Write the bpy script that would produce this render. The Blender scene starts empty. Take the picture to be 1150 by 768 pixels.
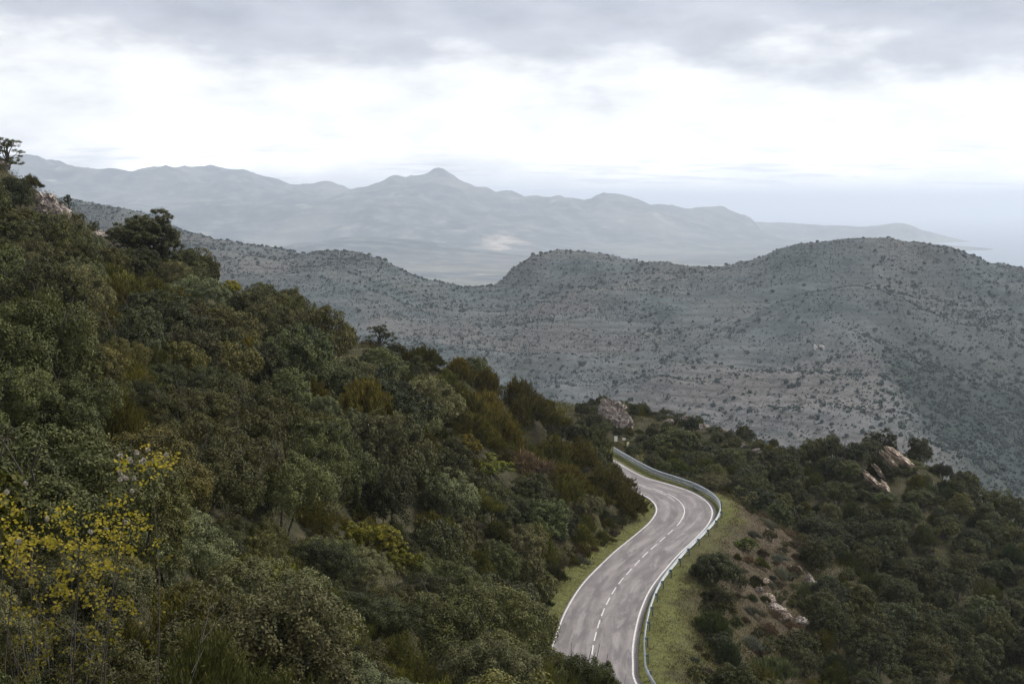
import bpy, math, random
import numpy as np
from mathutils import Vector, Matrix
from mathutils.bvhtree import BVHTree

random.seed(7)
RNG = np.random.default_rng(7)
SC = bpy.context.scene
COL = SC.collection
R_ = math.radians

# ------------------------------------------------------------------ camera numbers (photo is 1150 x 768)
F = 1597.0; TH = R_(5.4); CAMZ = 31.0
def ray(px, py):
    u = (384 - py) / F
    return np.array([(px - 575) / F, math.cos(TH) + u * math.sin(TH), -math.sin(TH) + u * math.cos(TH)])
def at(px, py, Y):                    # the point on the view ray at world distance Y
    d = ray(px, py); d = d * (Y / d[1]); return np.array([d[0], d[1], d[2] + CAMZ])
def ground0(px, py, z=0.0):
    d = ray(px, py); t = (z - CAMZ) / d[2]; return np.array([d[0] * t, d[1] * t])
def project(p):
    x, y, z = p[0], p[1], p[2] - CAMZ
    fw = y * math.cos(TH) - z * math.sin(TH); up = y * math.sin(TH) + z * math.cos(TH)
    return 575 + F * x / fw, 384 - F * up / fw, fw

# ------------------------------------------------------------------ noise
def _h(ix, iy, iz, s):
    n = (ix.astype(np.int64) * 374761393 + iy.astype(np.int64) * 668265263 + iz.astype(np.int64) * 2147483647 + s * 1274126177) & 0xffffffff
    n = ((n ^ (n >> 13)) * 1274126177) & 0xffffffff
    n = ((n ^ (n >> 16)) * 2246822519) & 0xffffffff
    return ((n ^ (n >> 15)) & 0xffffff) / float(0xffffff)
def vnoise(x, y, z=None, s=0):
    x = np.asarray(x, float); y = np.asarray(y, float); z = np.zeros_like(x) if z is None else np.asarray(z, float)
    ix, iy, iz = np.floor(x), np.floor(y), np.floor(z)
    fx, fy, fz = x - ix, y - iy, z - iz
    fx, fy, fz = [t * t * (3 - 2 * t) for t in (fx, fy, fz)]
    o = 0
    for a in (0, 1):
        for b in (0, 1):
            for c in (0, 1):
                w = (fx if a else 1 - fx) * (fy if b else 1 - fy) * (fz if c else 1 - fz)
                o = o + w * _h(ix + a, iy + b, iz + c, s)
    return o
def fbm(x, y, z=None, s=0, o=5, g=.5):
    t = 0; a = 1; n = 0; x = np.asarray(x, float); y = np.asarray(y, float); z = None if z is None else np.asarray(z, float)
    for k in range(o):
        t = t + a * vnoise(x, y, z, s + k); n += a; a *= g; x = x * 2.03 + 17.1; y = y * 2.03 + 5.7
        if z is not None: z = z * 2.03 + 3.3
    return t / n
def ridged(x, y, s=0, o=4):
    t = 0; a = 1; n = 0
    for k in range(o):
        t = t + a * (1 - abs(2 * vnoise(x, y, None, s + k) - 1)) ** 1.5; n += a; a *= .5; x = x * 2.1 + 11; y = y * 2.1 + 7
    return t / n
def sst(a, b, x):
    t = np.clip((x - a) / (b - a), 0, 1); return t * t * (3 - 2 * t)

class RBF:
    def __init__(self, pts, scale, smooth=0.0):
        P = np.array(pts, float); self.s = scale; self.X = P[:, :2] / scale; n = len(P)
        A = np.zeros((n + 3, n + 3)); A[:n, :n] = self.k(self.X, self.X) + np.eye(n) * smooth
        A[:n, n] = 1; A[:n, n + 1:] = self.X; A[n, :n] = 1; A[n + 1:, :n] = self.X.T
        b = np.zeros(n + 3); b[:n] = P[:, 2]
        self.w = np.linalg.solve(A, b)
    def k(self, a, b):
        d2 = ((a[:, None, :] - b[None]) ** 2).sum(-1); return np.where(d2 > 1e-12, .5 * d2 * np.log(np.maximum(d2, 1e-12)), 0)
    def __call__(self, x, y):
        sh = np.shape(x); q = np.stack([np.ravel(x), np.ravel(y)], 1).astype(float) / self.s; out = np.empty(len(q))
        n = len(self.X)
        for i in range(0, len(q), 20000):
            c = q[i:i + 20000]; out[i:i + 20000] = self.k(c, self.X) @ self.w[:n] + self.w[n] + c @ self.w[n + 1:]
        return out.reshape(sh)

# ------------------------------------------------------------------ mesh + object helpers
def mesh_np(name, verts, faces, mat=None, smooth=False, attrs=None):
    """verts (n,3); faces (m,k) int array (k=3 or 4)"""
    me = bpy.data.meshes.new(name)
    V = np.ascontiguousarray(verts, np.float32); Fc = np.ascontiguousarray(faces, np.int32); k = Fc.shape[1]
    me.vertices.add(len(V)); me.vertices.foreach_set('co', V.ravel())
    me.loops.add(Fc.size); me.loops.foreach_set('vertex_index', Fc.ravel())
    me.polygons.add(len(Fc)); me.polygons.foreach_set('loop_start', np.arange(0, Fc.size, k, dtype=np.int32))
    me.polygons.foreach_set('loop_total', np.full(len(Fc), k, np.int32))
    me.polygons.foreach_set('use_smooth', np.full(len(Fc), smooth))
    me.update(calc_edges=True)
    for an, (dom, arr) in (attrs or {}).items():
        a = me.attributes.new(an, 'FLOAT', dom); a.data.foreach_set('value', np.ascontiguousarray(arr, np.float32))
    if mat: me.materials.append(mat)
    return me
def link(name, me, parent=None, loc=None):
    o = bpy.data.objects.new(name, me); COL.objects.link(o)
    if parent: o.parent = parent
    if loc is not None: o.location = loc
    return o
def struct(o): o['kind'] = 'structure'; return o
def stuff(o, label=None, cat=None):
    o['kind'] = 'stuff'
    if label: o['label'] = label; o['category'] = cat
    return o
def tag(o, label, cat, group=None):
    o['label'] = label; o['category'] = cat
    if group: o['group'] = group
    return o
def empty(name, loc):
    o = bpy.data.objects.new(name, None); COL.objects.link(o); o.location = loc; o.empty_display_size = .3; return o

# ------------------------------------------------------------------ material helpers
def newmat(name):
    m = bpy.data.materials.new(name); m.use_nodes = True; nt = m.node_tree
    return m, nt, nt.nodes['Principled BSDF'], nt.nodes['Material Output']
def N(nt, t, **kw):
    n = nt.nodes.new(t)
    for k, v in kw.items():
        if k in n.inputs: n.inputs[k].default_value = v
        else: setattr(n, k, v)
    return n
def L(nt, a, b): nt.links.new(a, b)
def noise(nt, vec, scale, detail=4, rough=.55, dist=0):
    n = N(nt, 'ShaderNodeTexNoise'); n.inputs['Scale'].default_value = scale; n.inputs['Detail'].default_value = detail
    n.inputs['Roughness'].default_value = rough; n.inputs['Distortion'].default_value = dist
    if vec is not None: L(nt, vec, n.inputs['Vector'])
    return n.outputs['Fac']
def ramp(nt, fac, stops, interp='LINEAR'):
    r = N(nt, 'ShaderNodeValToRGB'); r.color_ramp.interpolation = interp; e = r.color_ramp.elements
    while len(e) < len(stops): e.new(.5)
    for el, (p, c) in zip(e, stops):
        el.position = p; el.color = (c, c, c, 1) if np.isscalar(c) else (*c, 1)
    L(nt, fac, r.inputs['Fac']); return r.outputs['Color']
def mix(nt, fac, a, b, bt='MIX'):
    m = N(nt, 'ShaderNodeMix'); m.data_type = 'RGBA'; m.blend_type = bt
    for v, i in ((fac, 0), (a, 6), (b, 7)):
        if isinstance(v, bpy.types.NodeSocket): L(nt, v, m.inputs[i])
        else: m.inputs[i].default_value = v if i == 0 else (*v, 1)
    return m.outputs[2]
def math_(nt, op, a, b=None, c=None):
    m = N(nt, 'ShaderNodeMath'); m.operation = op
    for i, v in enumerate((a, b, c)):
        if v is None: continue
        if isinstance(v, bpy.types.NodeSocket): L(nt, v, m.inputs[i])
        else: m.inputs[i].default_value = v
    return m.outputs[0]
def mapping(nt, vec, scale):
    m = N(nt, 'ShaderNodeMapping'); m.inputs['Scale'].default_value = scale; L(nt, vec, m.inputs['Vector']); return m.outputs[0]
def attr(nt, name):
    a = N(nt, 'ShaderNodeAttribute'); a.attribute_name = name; return a.outputs['Fac']
def pos(nt): return N(nt, 'ShaderNodeNewGeometry').outputs['Position']
def bump(nt, h, strength, dist, bsdf):
    b = N(nt, 'ShaderNodeBump'); b.inputs['Strength'].default_value = strength; b.inputs['Distance'].default_value = dist
    L(nt, h, b.inputs['Height']); L(nt, b.outputs[0], bsdf.inputs['Normal'])

def leaf_mat(name, dark, light, spec=.15, rough=.6, trans=.12, hue=.0):
    m, nt, b, out = newmat(name)
    t = attr(nt, 'tint'); oi = N(nt, 'ShaderNodeObjectInfo')
    c = mix(nt, t, dark, light)
    v = math_(nt, 'MULTIPLY_ADD', oi.outputs['Random'], .8, .6)
    c = mix(nt, 1.0, c, v, 'MULTIPLY')
    c = mix(nt, 1.0, c, oi.outputs['Color'], 'MULTIPLY')
    L(nt, c, b.inputs['Base Color']); b.inputs['Roughness'].default_value = rough; b.inputs['Specular IOR Level'].default_value = spec
    tr = N(nt, 'ShaderNodeBsdfTranslucent'); L(nt, mix(nt, 1.0, c, (1.1, 1.2, .6), 'MULTIPLY'), tr.inputs['Color'])
    mx = N(nt, 'ShaderNodeMixShader'); mx.inputs[0].default_value = trans
    L(nt, b.outputs[0], mx.inputs[1]); L(nt, tr.outputs[0], mx.inputs[2]); L(nt, mx.outputs[0], out.inputs['Surface'])
    return m

M = {}
M['oak'] = leaf_mat('oak_leaf', (.006, .009, .003), (.138, .142, .042))
M['oak_olive'] = leaf_mat('olive_leaf', (.011, .014, .006), (.200, .200, .090), rough=.7, spec=.12)
M['heath'] = leaf_mat('heath_leaf', (.010, .013, .003), (.140, .134, .028), spec=.1, rough=.7)
M['broom'] = leaf_mat('broom_stem_leaf', (.020, .028, .010), (.080, .092, .036), spec=.12, rough=.6)
M['yellow'] = leaf_mat('yellow_leaf', (.045, .050, .008), (.26, .215, .022), trans=.35)
M['vineyellow'] = leaf_mat('vine_leaf', (.022, .028, .006), (.50, .40, .035), trans=.4)
M['rust'] = leaf_mat('dry_leaf', (.050, .038, .024), (.19, .135, .085), rough=.8, spec=.1)
M['drygrass'] = leaf_mat('dry_grass', (.055, .042, .022), (.24, .178, .105), rough=.8, spec=.1)
M['grass'] = leaf_mat('green_grass', (.045, .050, .012), (.21, .19, .058), rough=.7, spec=.15)
M['far'] = leaf_mat('scrub_leaf', (.034, .047, .046), (.080, .098, .094), spec=.05, rough=.9)  # haze painted in: leaves paler, bluer and lower in contrast
M['seed'] = leaf_mat('seed_head', (.24, .21, .18), (.50, .46, .41), rough=.9, spec=.05)
M['grey'] = leaf_mat('grey_leaf', (.055, .060, .045), (.20, .195, .15), rough=.8, spec=.1)

def bark_mat(name, a, b_):
    m, nt, b, out = newmat(name)
    n = noise(nt, mapping(nt, N(nt, 'ShaderNodeTexCoord').outputs['Object'], (8, 8, 2)), 3)
    L(nt, ramp(nt, n, [(.3, a), (.7, b_)]), b.inputs['Base Color']); b.inputs['Roughness'].default_value = .9; bump(nt, n, .6, .03, b); return m
M['bark'] = bark_mat('bark', (.025, .020, .015), (.07, .058, .046))
M['palebark'] = bark_mat('pale_bark', (.06, .054, .045), (.17, .155, .13))

# ------------------------------------------------------------------ road centre line (metres), fitted to the photograph
Lp = [(708.4,550),(722.5,555.5),(733,564),(737,572),(735,580),(725.6,591),(713,601.6),(690,619),(666.6,640),(646.5,663),(631,688),(621.7,713),(618.6,731)]
Cp = [(66, 18), (50, 28), (34, 40), (21, 53), (11.8, 67), (7.0, 80), (5.35, 90.), (5.5, 95.5), (6.0,100.5),(7.1,107.6),(8.7,114.9),(11.0,122.4),(12.3,126.3),(15.0,133.6),(16.7,138.8),(17.75,144.0),(17.75,148.7),(16.9,152.8),(15.2,156.3),(12.8,160.6),(11.2,166.0),(9.6,173.0),(7.4,182.),(3.0,192.),(-4.,202.),(-14.,213.),(-30,226)]
def spline(P, step=.5):
    P = np.array(P, float); out = []
    for i in range(len(P) - 1):
        p0 = P[max(i - 1, 0)]; p1 = P[i]; p2 = P[i + 1]; p3 = P[min(i + 2, len(P) - 1)]
        n = max(2, int(np.linalg.norm(p2 - p1) / step * 2))
        for t in np.linspace(0, 1, n, endpoint=False):
            out.append(.5 * ((2 * p1) + (-p0 + p2) * t + (2 * p0 - 5 * p1 + 4 * p2 - p3) * t * t + (-p0 + 3 * p1 - 3 * p2 + p3) * t ** 3))
    out.append(P[-1]); out = np.array(out)
    for _ in range(6): out[1:-1] = (out[:-2] + 2 * out[1:-1] + out[2:]) / 4
    s = np.r_[0, np.cumsum(np.linalg.norm(np.diff(out, axis=0), axis=1))]
    q = np.arange(0, s[-1], step); return np.stack([np.interp(q, s, out[:, k]) for k in range(out.shape[1])], 1)
CL = spline(Cp, .5)
T_ = np.gradient(CL, axis=0); T_ /= np.linalg.norm(T_, axis=1)[:, None]
NR = np.stack([T_[:, 1], -T_[:, 0]], 1)          # right-hand normal
ARC = np.r_[0, np.cumsum(np.linalg.norm(np.diff(CL, axis=0), axis=1))]
def road_dist(x, y):
    x = np.ravel(x); y = np.ravel(y); d = np.empty(len(x)); sg = np.empty(len(x)); ii = np.empty(len(x), int)
    for i in range(0, len(x), 8000):
        a = x[i:i + 8000, None] - CL[None, :, 0]; b = y[i:i + 8000, None] - CL[None, :, 1]
        q = a * a + b * b; j = q.argmin(1); k = np.arange(len(j)); d[i:i + 8000] = np.sqrt(q[k, j]); ii[i:i + 8000] = j
        sg[i:i + 8000] = np.sign(a[k, j] * NR[j, 0] + b[k, j] * NR[j, 1])
    return d, sg, ii
def arc_at_y(y, lo=80):                        # arc length where the line first reaches y
    i = int(np.argmax(CL[:, 1] >= y)); return ARC[i]

# ------------------------------------------------------------------ near hillside
def cp(px, py, Y, h): p = at(px, py, Y); return (p[0], p[1], p[2] - h)
GP = []
for a in [  # left slope, canopy pixel and distance, canopy depth
    (-120,768,17,1.5),(0,768,21,1.6),(150,768,28,1.8),(300,768,38,2.2),(450,768,52,2.2),(600,775,70,2.4),
    (-150,600,26,1.8),(0,600,32,2.),(150,600,44,2.3),(300,600,60,2.6),(430,600,80,2.6),(520,600,97,2.6),(590,600,112,2.2),(640,600,122,1.5),
    (530,700,78,2.4),(420,690,62,2.4),(570,660,95,2.4),(655,738,62,2.8),(600,752,60,2.6),
    (-200,450,50,2.3),(0,450,58,2.5),(150,450,70,2.6),(300,450,88,2.8),(420,450,106,2.8),(530,470,128,2.8),(610,510,142,2.8),(660,540,150,2.4),
    (-200,300,90,2.3),(0,350,84,2.5),(150,350,104,2.6),(260,370,116,2.8),(350,390,126,2.8),(450,410,142,2.6),
    (0,260,118,2.),(80,290,128,2.2),
    (-250,100,150,2.),(-120,128,150,1.8),(0,180,150,1.),(45,208,150,.8),(85,232,150,.8),(112,262,148,.8),(128,272,146,1.),(165,288,142,1.7),(222,298,142,1.9),(260,312,144,1.9),(300,324,146,1.9),(345,344,148,1.9),(400,368,152,1.9),(440,382,155,1.9),(520,408,157,2.0),(580,440,157,2.1),(640,470,157,2.1),(672,492,157,1.8),
    # right side, ground
    (818,560,152,.3),(830,600,146,.4),(845,680,131,1.),(785,735,112,1.),(745,765,98,.6),(900,775,116,1.6),(1030,775,122,1.8),(1160,775,126,1.8),
    (1160,700,142,1.8),(1000,700,136,1.8),(1160,614,165,1.6),(1000,600,160,1.8),(900,600,158,1.6),(870,560,166,1.6),(1060,660,150,1.8),
    (880,522,184,1.2),(930,516,183,1.5),(985,502,181,1.3),(1015,508,180,1.),(1060,548,176,1.3),(1105,580,171,1.5),
    (690,470,203,1.),(740,463,214,.8),(785,472,213,.8),(835,492,205,.8),(872,512,195,.8),
    (745,505,190,1.5),(800,520,178,1.5),(850,545,170,1.5)]:
    GP.append(cp(*a))
# behind the crests and behind the camera the ground falls away
for x, y, z in [(-90,190,10),(-60,185,4),(-40,185,0),(-20,188,-6),(-5,196,-8),(-110,150,45),(-110,100,44),(-110,50,36),(-60,40,30),(-40,20,28),(-110,0,34),
                (0,0,27.5),(-3,6,26.2),(10,4,21),(0,-30,30),(-50,-30,36),(40,-30,14),(40,10,6),(80,40,-12),(50,65,-12),(60,90,-20),(45,95,-12),
                (30,230,-10),(0,235,-9),(-30,250,-14),(-60,250,-22),(-110,250,-24),(60,215,-18),(80,205,-25),(95,180,-25),(100,140,-26),(110,100,-36),(110,240,-60),(40,260,-28),(0,275,-28),(-110,285,-55),(120,285,-85),(0,290,-38)]:
    GP.append((x, y, z))
for i in range(0, len(CL), 24):
    GP.append((CL[i, 0], CL[i, 1], 0.0))
def g_noise(x, y): return (fbm(x / 14, y / 14, s=3, o=4) - .5) * 1.6 + (fbm(x / 2.2, y / 2.2, s=9, o=4) - .5) * .8
GP = np.array(GP); GP[:, 2] -= g_noise(GP[:, 0], GP[:, 1])
g_rbf = RBF(GP, 50., 5e-4)
def ground(x, y, rough=True):
    sh = np.shape(x); x = np.ravel(np.asarray(x, float)); y = np.ravel(np.asarray(y, float))
    g = g_rbf(x, y)
    if rough:
        g = g + g_noise(x, y)
    d, sg, j = road_dist(x, y)
    jit = (fbm(x / 3, y / 3, s=21, o=3) - .5)
    wl = np.where(sg < 0, 3.55, 4.6)
    up = np.maximum(0, d - wl) * .22 + np.maximum(0, d - wl - 1.5 - jit) * (1.15 + jit)
    lo = -np.maximum(0, d - 4.6) * .16 - np.maximum(0, d - 6.0) * .45
    z = np.clip(g, lo, up)
    z = np.where(d < 3.3, -.10, z)
    return z.reshape(sh)
xs = np.r_[np.arange(-115, -62, 3.), np.arange(-62, 75, .7), np.arange(75, 125, 3.)]
ys = np.r_[np.arange(-35, 88, 1.6), np.arange(88, 218, .7), np.arange(218, 292, 2.5)]
GX, GY = np.meshgrid(xs, ys); GZ = ground(GX, GY)
nx, ny = len(xs), len(ys)
def gridfaces(nx, ny):
    i = np.arange(nx - 1)[None] + np.arange(ny - 1)[:, None] * nx; return np.stack([i, i + 1, i + 1 + nx, i + nx], -1).reshape(-1, 4)
gv = np.stack([GX.ravel(), GY.ravel(), GZ.ravel()], 1)
rd, rsg, rj = road_dist(gv[:, 0], gv[:, 1])
def grassy(x, y, d, sg):      # where green verge grows: by the roadside and the shelf outside the bend
    near = (1 - sst(np.where(sg < 0, 3.9, 4.8), np.where(sg < 0, 6.0, 7.2), d + (fbm(x / 2.5, y / 2.5, s=31, o=3) - .5) * 4)) * np.where((sg > 0) & (y < 138) & (y > 122), .55, 1)
    shelf = np.exp(-(((x - 24) / 3.0) ** 2 + ((y - 158) / 5.) ** 2)) + np.exp(-(((x - 19) / 4.) ** 2 + ((y - 182) / 8.) ** 2))
    strip = np.exp(-(((x - 13.5) / 4.) ** 2 + ((y - 100) / 16.) ** 2)) * .35
    return np.clip(np.maximum(near, np.maximum(shelf, strip) * 1.2), 0, 1)
def drybrown(x, y):
    a = .9 * np.exp(-(((x - 26.5) / 4.) ** 2 + ((y - 144) / 10.) ** 2)) + .6 * np.exp(-(((x - 22) / 5.) ** 2 + ((y - 126) / 10.) ** 2)) + .25 * np.exp(-(((x - 40) / 8) ** 2 + ((y - 150) / 14) ** 2))
    a = a + .35 * np.exp(-(((x - 19) / 6.) ** 2 + ((y - 108) / 12.) ** 2)); return np.clip(a * 1.4 * (.5 + fbm(x / 4, y / 4, s=41, o=4)), 0, 1)
m, nt, b, out = newmat('hillside_ground')
p = pos(nt)
n1 = noise(nt, p, .6, 6, .65); n2 = noise(nt, p, 5, 5, .7)
soil = ramp(nt, n1, [(.3, (.022, .022, .012)), (.5, (.042, .040, .022)), (.72, (.080, .068, .042))])
gr = ramp(nt, n2, [(.3, (.040, .048, .014)), (.55, (.115, .120, .038)), (.75, (.20, .18, .080))])
dr = ramp(nt, n2, [(.35, (.026, .022, .014)), (.5, (.066, .052, .034)), (.72, (.15, .118, .084))])
c = mix(nt, attr(nt, 'dry'), soil, dr); n3 = noise(nt, p, 1.7, 6, .7); c = mix(nt, math_(nt, 'MULTIPLY', attr(nt, 'green'), ramp(nt, n3, [(.35, .25), (.55, 1.)])), c, gr)
L(nt, c, b.inputs['Base Color']); b.inputs['Roughness'].default_value = .95; b.inputs['Specular IOR Level'].default_value = .1
bump(nt, n2, .8, .15, b); M['ground'] = m
me = mesh_np('hillside', gv, gridfaces(nx, ny), m, True, {'green': ('POINT', grassy(gv[:, 0], gv[:, 1], rd, rsg)), 'dry': ('POINT', drybrown(gv[:, 0], gv[:, 1]))})
hill = struct(link('hillside', me))
bvh = BVHTree.FromPolygons([tuple(v) for v in gv], [tuple(f) for f in gridfaces(nx, ny)])
def ground_hit(px, py, lift=0.0):       # where the view ray comes within `lift` above the near ground
    d = ray(px, py); d /= np.linalg.norm(d); o = np.array([0, 0, CAMZ - lift])
    h = bvh.ray_cast(Vector(o), Vector(d), 400)
    return None if h[0] is None else np.array([h[0].x, h[0].y, h[0].z])
def gz(x, y):
    h = bvh.ray_cast(Vector((x, y, 300)), Vector((0, 0, -1)), 800); return h[0].z if h[0] else float(ground(np.array([x]), np.array([y]))[0])

# ------------------------------------------------------------------ road
def ribbon(name, c0, c1, z, mat, s0=0, s1=1e9, cross=1, parent=None, zfun=None):
    idx = np.where((ARC >= s0) & (ARC <= s1))[0]
    cols = np.linspace(c0, c1, cross + 1)
    V = np.concatenate([np.c_[CL[idx] + NR[idx] * c, np.full(len(idx), z)] for c in cols]); n = len(idx); at_ = {'across': ('POINT', np.repeat(cols, n)), 'along': ('POINT', np.tile(ARC[idx], cross + 1))}
    if zfun is not None: V[:, 2] += zfun(V[:, 0], V[:, 1])
    Fc = np.concatenate([np.stack([np.arange(n - 1) + k * n, np.arange(n - 1) + (k + 1) * n, np.arange(1, n) + (k + 1) * n, np.arange(1, n) + k * n], 1)[:, ::-1] for k in range(cross)])
    me = mesh_np(name, V, Fc, mat, True, at_); return link(name, me, parent)
m, nt, b, out = newmat('old_asphalt')
cv = N(nt, 'ShaderNodeCombineXYZ'); L(nt, attr(nt, 'across'), cv.inputs[0]); L(nt, attr(nt, 'along'), cv.inputs[1]); q_ = cv.outputs[0]; p = pos(nt)
big = noise(nt, mapping(nt, q_, (.55, .10, 1)), 1.3, 6, .62, .4); mid = noise(nt, mapping(nt, q_, (1., .35, 1)), 1.6, 7, .75); fine = noise(nt, p, 45, 3, .8)
streak = noise(nt, mapping(nt, q_, (1.1, .16, 1)), 1.2, 8, .72, .5)
c = ramp(nt, big, [(.34, (.098, .085, .088)), (.5, (.132, .115, .117)), (.68, (.190, .168, .168))])
trk = math_(nt, 'ABSOLUTE', math_(nt, 'SUBTRACT', math_(nt, 'ABSOLUTE', attr(nt, 'across')), 1.45))      # lane middles stay lighter, wheel tracks darker
tr2 = ramp(nt, math_(nt, 'MULTIPLY', trk, .5), [(.10, 1.), (.32, .25), (.5, .8)])
c = mix(nt, math_(nt, 'MULTIPLY', ramp(nt, streak, [(.46, 0.), (.57, .85)]), tr2), c, (.28, .252, .248))
c = mix(nt, ramp(nt, mid, [(.34, .55), (.44, 0.)]), c, (.095, .085, .090))
crk = N(nt, 'ShaderNodeTexVoronoi'); crk.feature = 'DISTANCE_TO_EDGE'; crk.inputs['Scale'].default_value = .45; L(nt, mix(nt, .12, p, N(nt, 'ShaderNodeTexNoise').outputs['Color'], 'ADD'), crk.inputs['Vector'])
c = mix(nt, math_(nt, 'MULTIPLY', ramp(nt, crk.outputs['Distance'], [(.0, .6), (.012, 0.)]), ramp(nt, big, [(.45, 0.), (.55, 1.)])), c, (.06, .055, .055))
edge = ramp(nt, math_(nt, 'MULTIPLY', math_(nt, 'ABSOLUTE', attr(nt, 'across')), .25), [(.72, 0.), (.79, .5)])
c = mix(nt, edge, c, (.12, .105, .085))
c = mix(nt, .3, c, ramp(nt, fine, [(.3, .06), (.7, .24)]))
L(nt, c, b.inputs['Base Color']); b.inputs['Roughness'].default_value = .85; b.inputs['Specular IOR Level'].default_value = .2; bump(nt, fine, .3, .01, b)
ROADM = m
road = struct(ribbon('road', -3.0, 3.2, 0.0, ROADM, cross=24))
m, nt, b, out = newmat('worn_road_paint')
n = noise(nt, pos(nt), 7, 5, .75)
L(nt, ramp(nt, n, [(.36, (.22, .20, .20)), (.48, (.50, .49, .48)), (.7, (.66, .65, .64))]), b.inputs['Base Color']); b.inputs['Roughness'].default_value = .7
PAINT = m
m, nt, b, out = newmat('faded_road_paint')
n = noise(nt, pos(nt), 5, 5, .75)
L(nt, ramp(nt, n, [(.35, (.19, .175, .175)), (.6, (.40, .38, .38))]), b.inputs['Base Color']); b.inputs['Roughness'].default_value = .8
FADED = m
struct(ribbon('road_edge_line', -2.91, -2.79, .005, PAINT)); struct(ribbon('road_edge_line', 2.76, 2.88, .005, PAINT))
# centre line: dashes on the straight, solid through the bend, dashes again beyond
V = []; Fc = []
def dash(s0, s1, c0, c1, z=.006):
    ss = np.arange(s0, s1 + 1e-6, max(.2, (s1 - s0) / max(2, int((s1 - s0) / .4)))); b0 = len(V)
    for s in ss:
        x = np.interp(s, ARC, CL[:, 0]); y = np.interp(s, ARC, CL[:, 1]); nx_ = np.interp(s, ARC, NR[:, 0]); ny_ = np.interp(s, ARC, NR[:, 1])
        V.append((x + nx_ * c0, y + ny_ * c0, z)); V.append((x + nx_ * c1, y + ny_ * c1, z))
    for k in range(len(ss) - 1): Fc.append((b0 + 2 * k, b0 + 2 * k + 1, b0 + 2 * k + 3, b0 + 2 * k + 2))
sA = arc_at_y(100.5); sB = arc_at_y(136.5); sC = arc_at_y(152.5); 
s = sA - 12 * 3.15
while s < sB - 1: dash(s - 1.05, s + 1.05, -.047, .047); s += 3.15
dash(sB, sC, -.047, .047)
s = sC + 1.2
while s < ARC[-1] - 3: dash(s, s + 2.0, -.05, .05); s += 3.4
struct(link('road_centre_line', mesh_np('road_centre_line', np.array(V), np.array(Fc), PAINT)))
V = []; Fc = []
s = sC - 4
while s < sC + 14: dash(s, s + 2.6, -.55, -.43, .005); s += 3.4
struct(link('faded_road_line', mesh_np('faded_road_line', np.array(V), np.array(Fc), FADED)))

# ------------------------------------------------------------------ guard rail
m, nt, b, out = newmat('galvanised_steel')
n = noise(nt, pos(nt), 2.5, 4, .6)
L(nt, ramp(nt, n, [(.3, (.26, .29, .31)), (.7, (.46, .50, .53))]), b.inputs['Base Color']); b.inputs['Metallic'].default_value = .35; b.inputs['Roughness'].default_value = .45
STEEL = m
m, nt, b, out = newmat('post_steel')
n = noise(nt, pos(nt), 5, 3, .6)
L(nt, ramp(nt, n, [(.3, (.08, .11, .12)), (.7, (.17, .21, .22))]), b.inputs['Base Color']); b.inputs['Metallic'].default_value = .3; b.inputs['Roughness'].default_value = .6
POSTM = m
def rail_off(s):
    return 3.65 + .75 * sst(sC - 2, sC + 10, s)
def sweep(name, prof, s0, s1, mat, parent):
    ss = np.arange(s0, s1, .5); V = []; n = len(prof)
    cx = np.interp(ss, ARC, CL[:, 0]); cy = np.interp(ss, ARC, CL[:, 1]); ax = np.interp(ss, ARC, NR[:, 0]); ay = np.interp(ss, ARC, NR[:, 1])
    off = rail_off(ss)
    V = np.stack([np.stack([cx + ax * (off + u), cy + ay * (off + u), np.full(len(ss), w)], 1) for u, w in prof], 1).reshape(-1, 3)
    Fc = [];
    i = np.arange(len(ss) - 1)
    for k in range(n):
        k2 = (k + 1) % n; Fc.append(np.stack([i * n + k, i * n + k2, (i + 1) * n + k2, (i + 1) * n + k], 1))
    return link(name, mesh_np(name, V, np.concatenate(Fc), mat, False), parent)
gs0, gs1 = arc_at_y(60), arc_at_y(178)
rail = empty('guardrail', (0, 0, 0)); tag(rail, 'long galvanised steel guardrail curving along the outer edge of the mountain road', 'guardrail')
t = .012
front = [(0.0, .44), (-.08, .50), (-.08, .54), (0.0, .585), (0.0, .615), (-.08, .66), (-.08, .70), (0.0, .76)]
prof = front + [(u + t + .003, w) for u, w in front[::-1]]
sweep('rail', prof, gs0, gs1, STEEL, rail)
prof2 = [(-.02, .10), (-.05, .14), (-.05, .33), (-.02, .37), (.0, .37), (.0, .10)]
sweep('lower_rail', prof2, arc_at_y(140), gs1, STEEL, rail)
def boxmesh(name, cs, mat):
    V = []; Fc = []
    for (x0, x1, y0, y1, z0, z1) in cs:
        b0 = len(V); V += [(x0, y0, z0), (x1, y0, z0), (x1, y1, z0), (x0, y1, z0), (x0, y0, z1), (x1, y0, z1), (x1, y1, z1), (x0, y1, z1)]
        Fc += [tuple(b0 + q for q in f) for f in ((0, 3, 2, 1), (4, 5, 6, 7), (0, 1, 5, 4), (1, 2, 6, 5), (2, 3, 7, 6), (3, 0, 4, 7))]
    return mesh_np(name, np.array(V), np.array(Fc), mat)
pm = boxmesh('post', [(.155, .165, -.05, .05, -.6, .70), (.165, .245, -.05, -.042, -.6, .70), (.165, .245, .042, .05, -.6, .70)], POSTM)
bm_ = boxmesh('spacer', [(.018, .15, -.05, .05, .50, .70)], POSTM)
s = gs0 + 1
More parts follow.
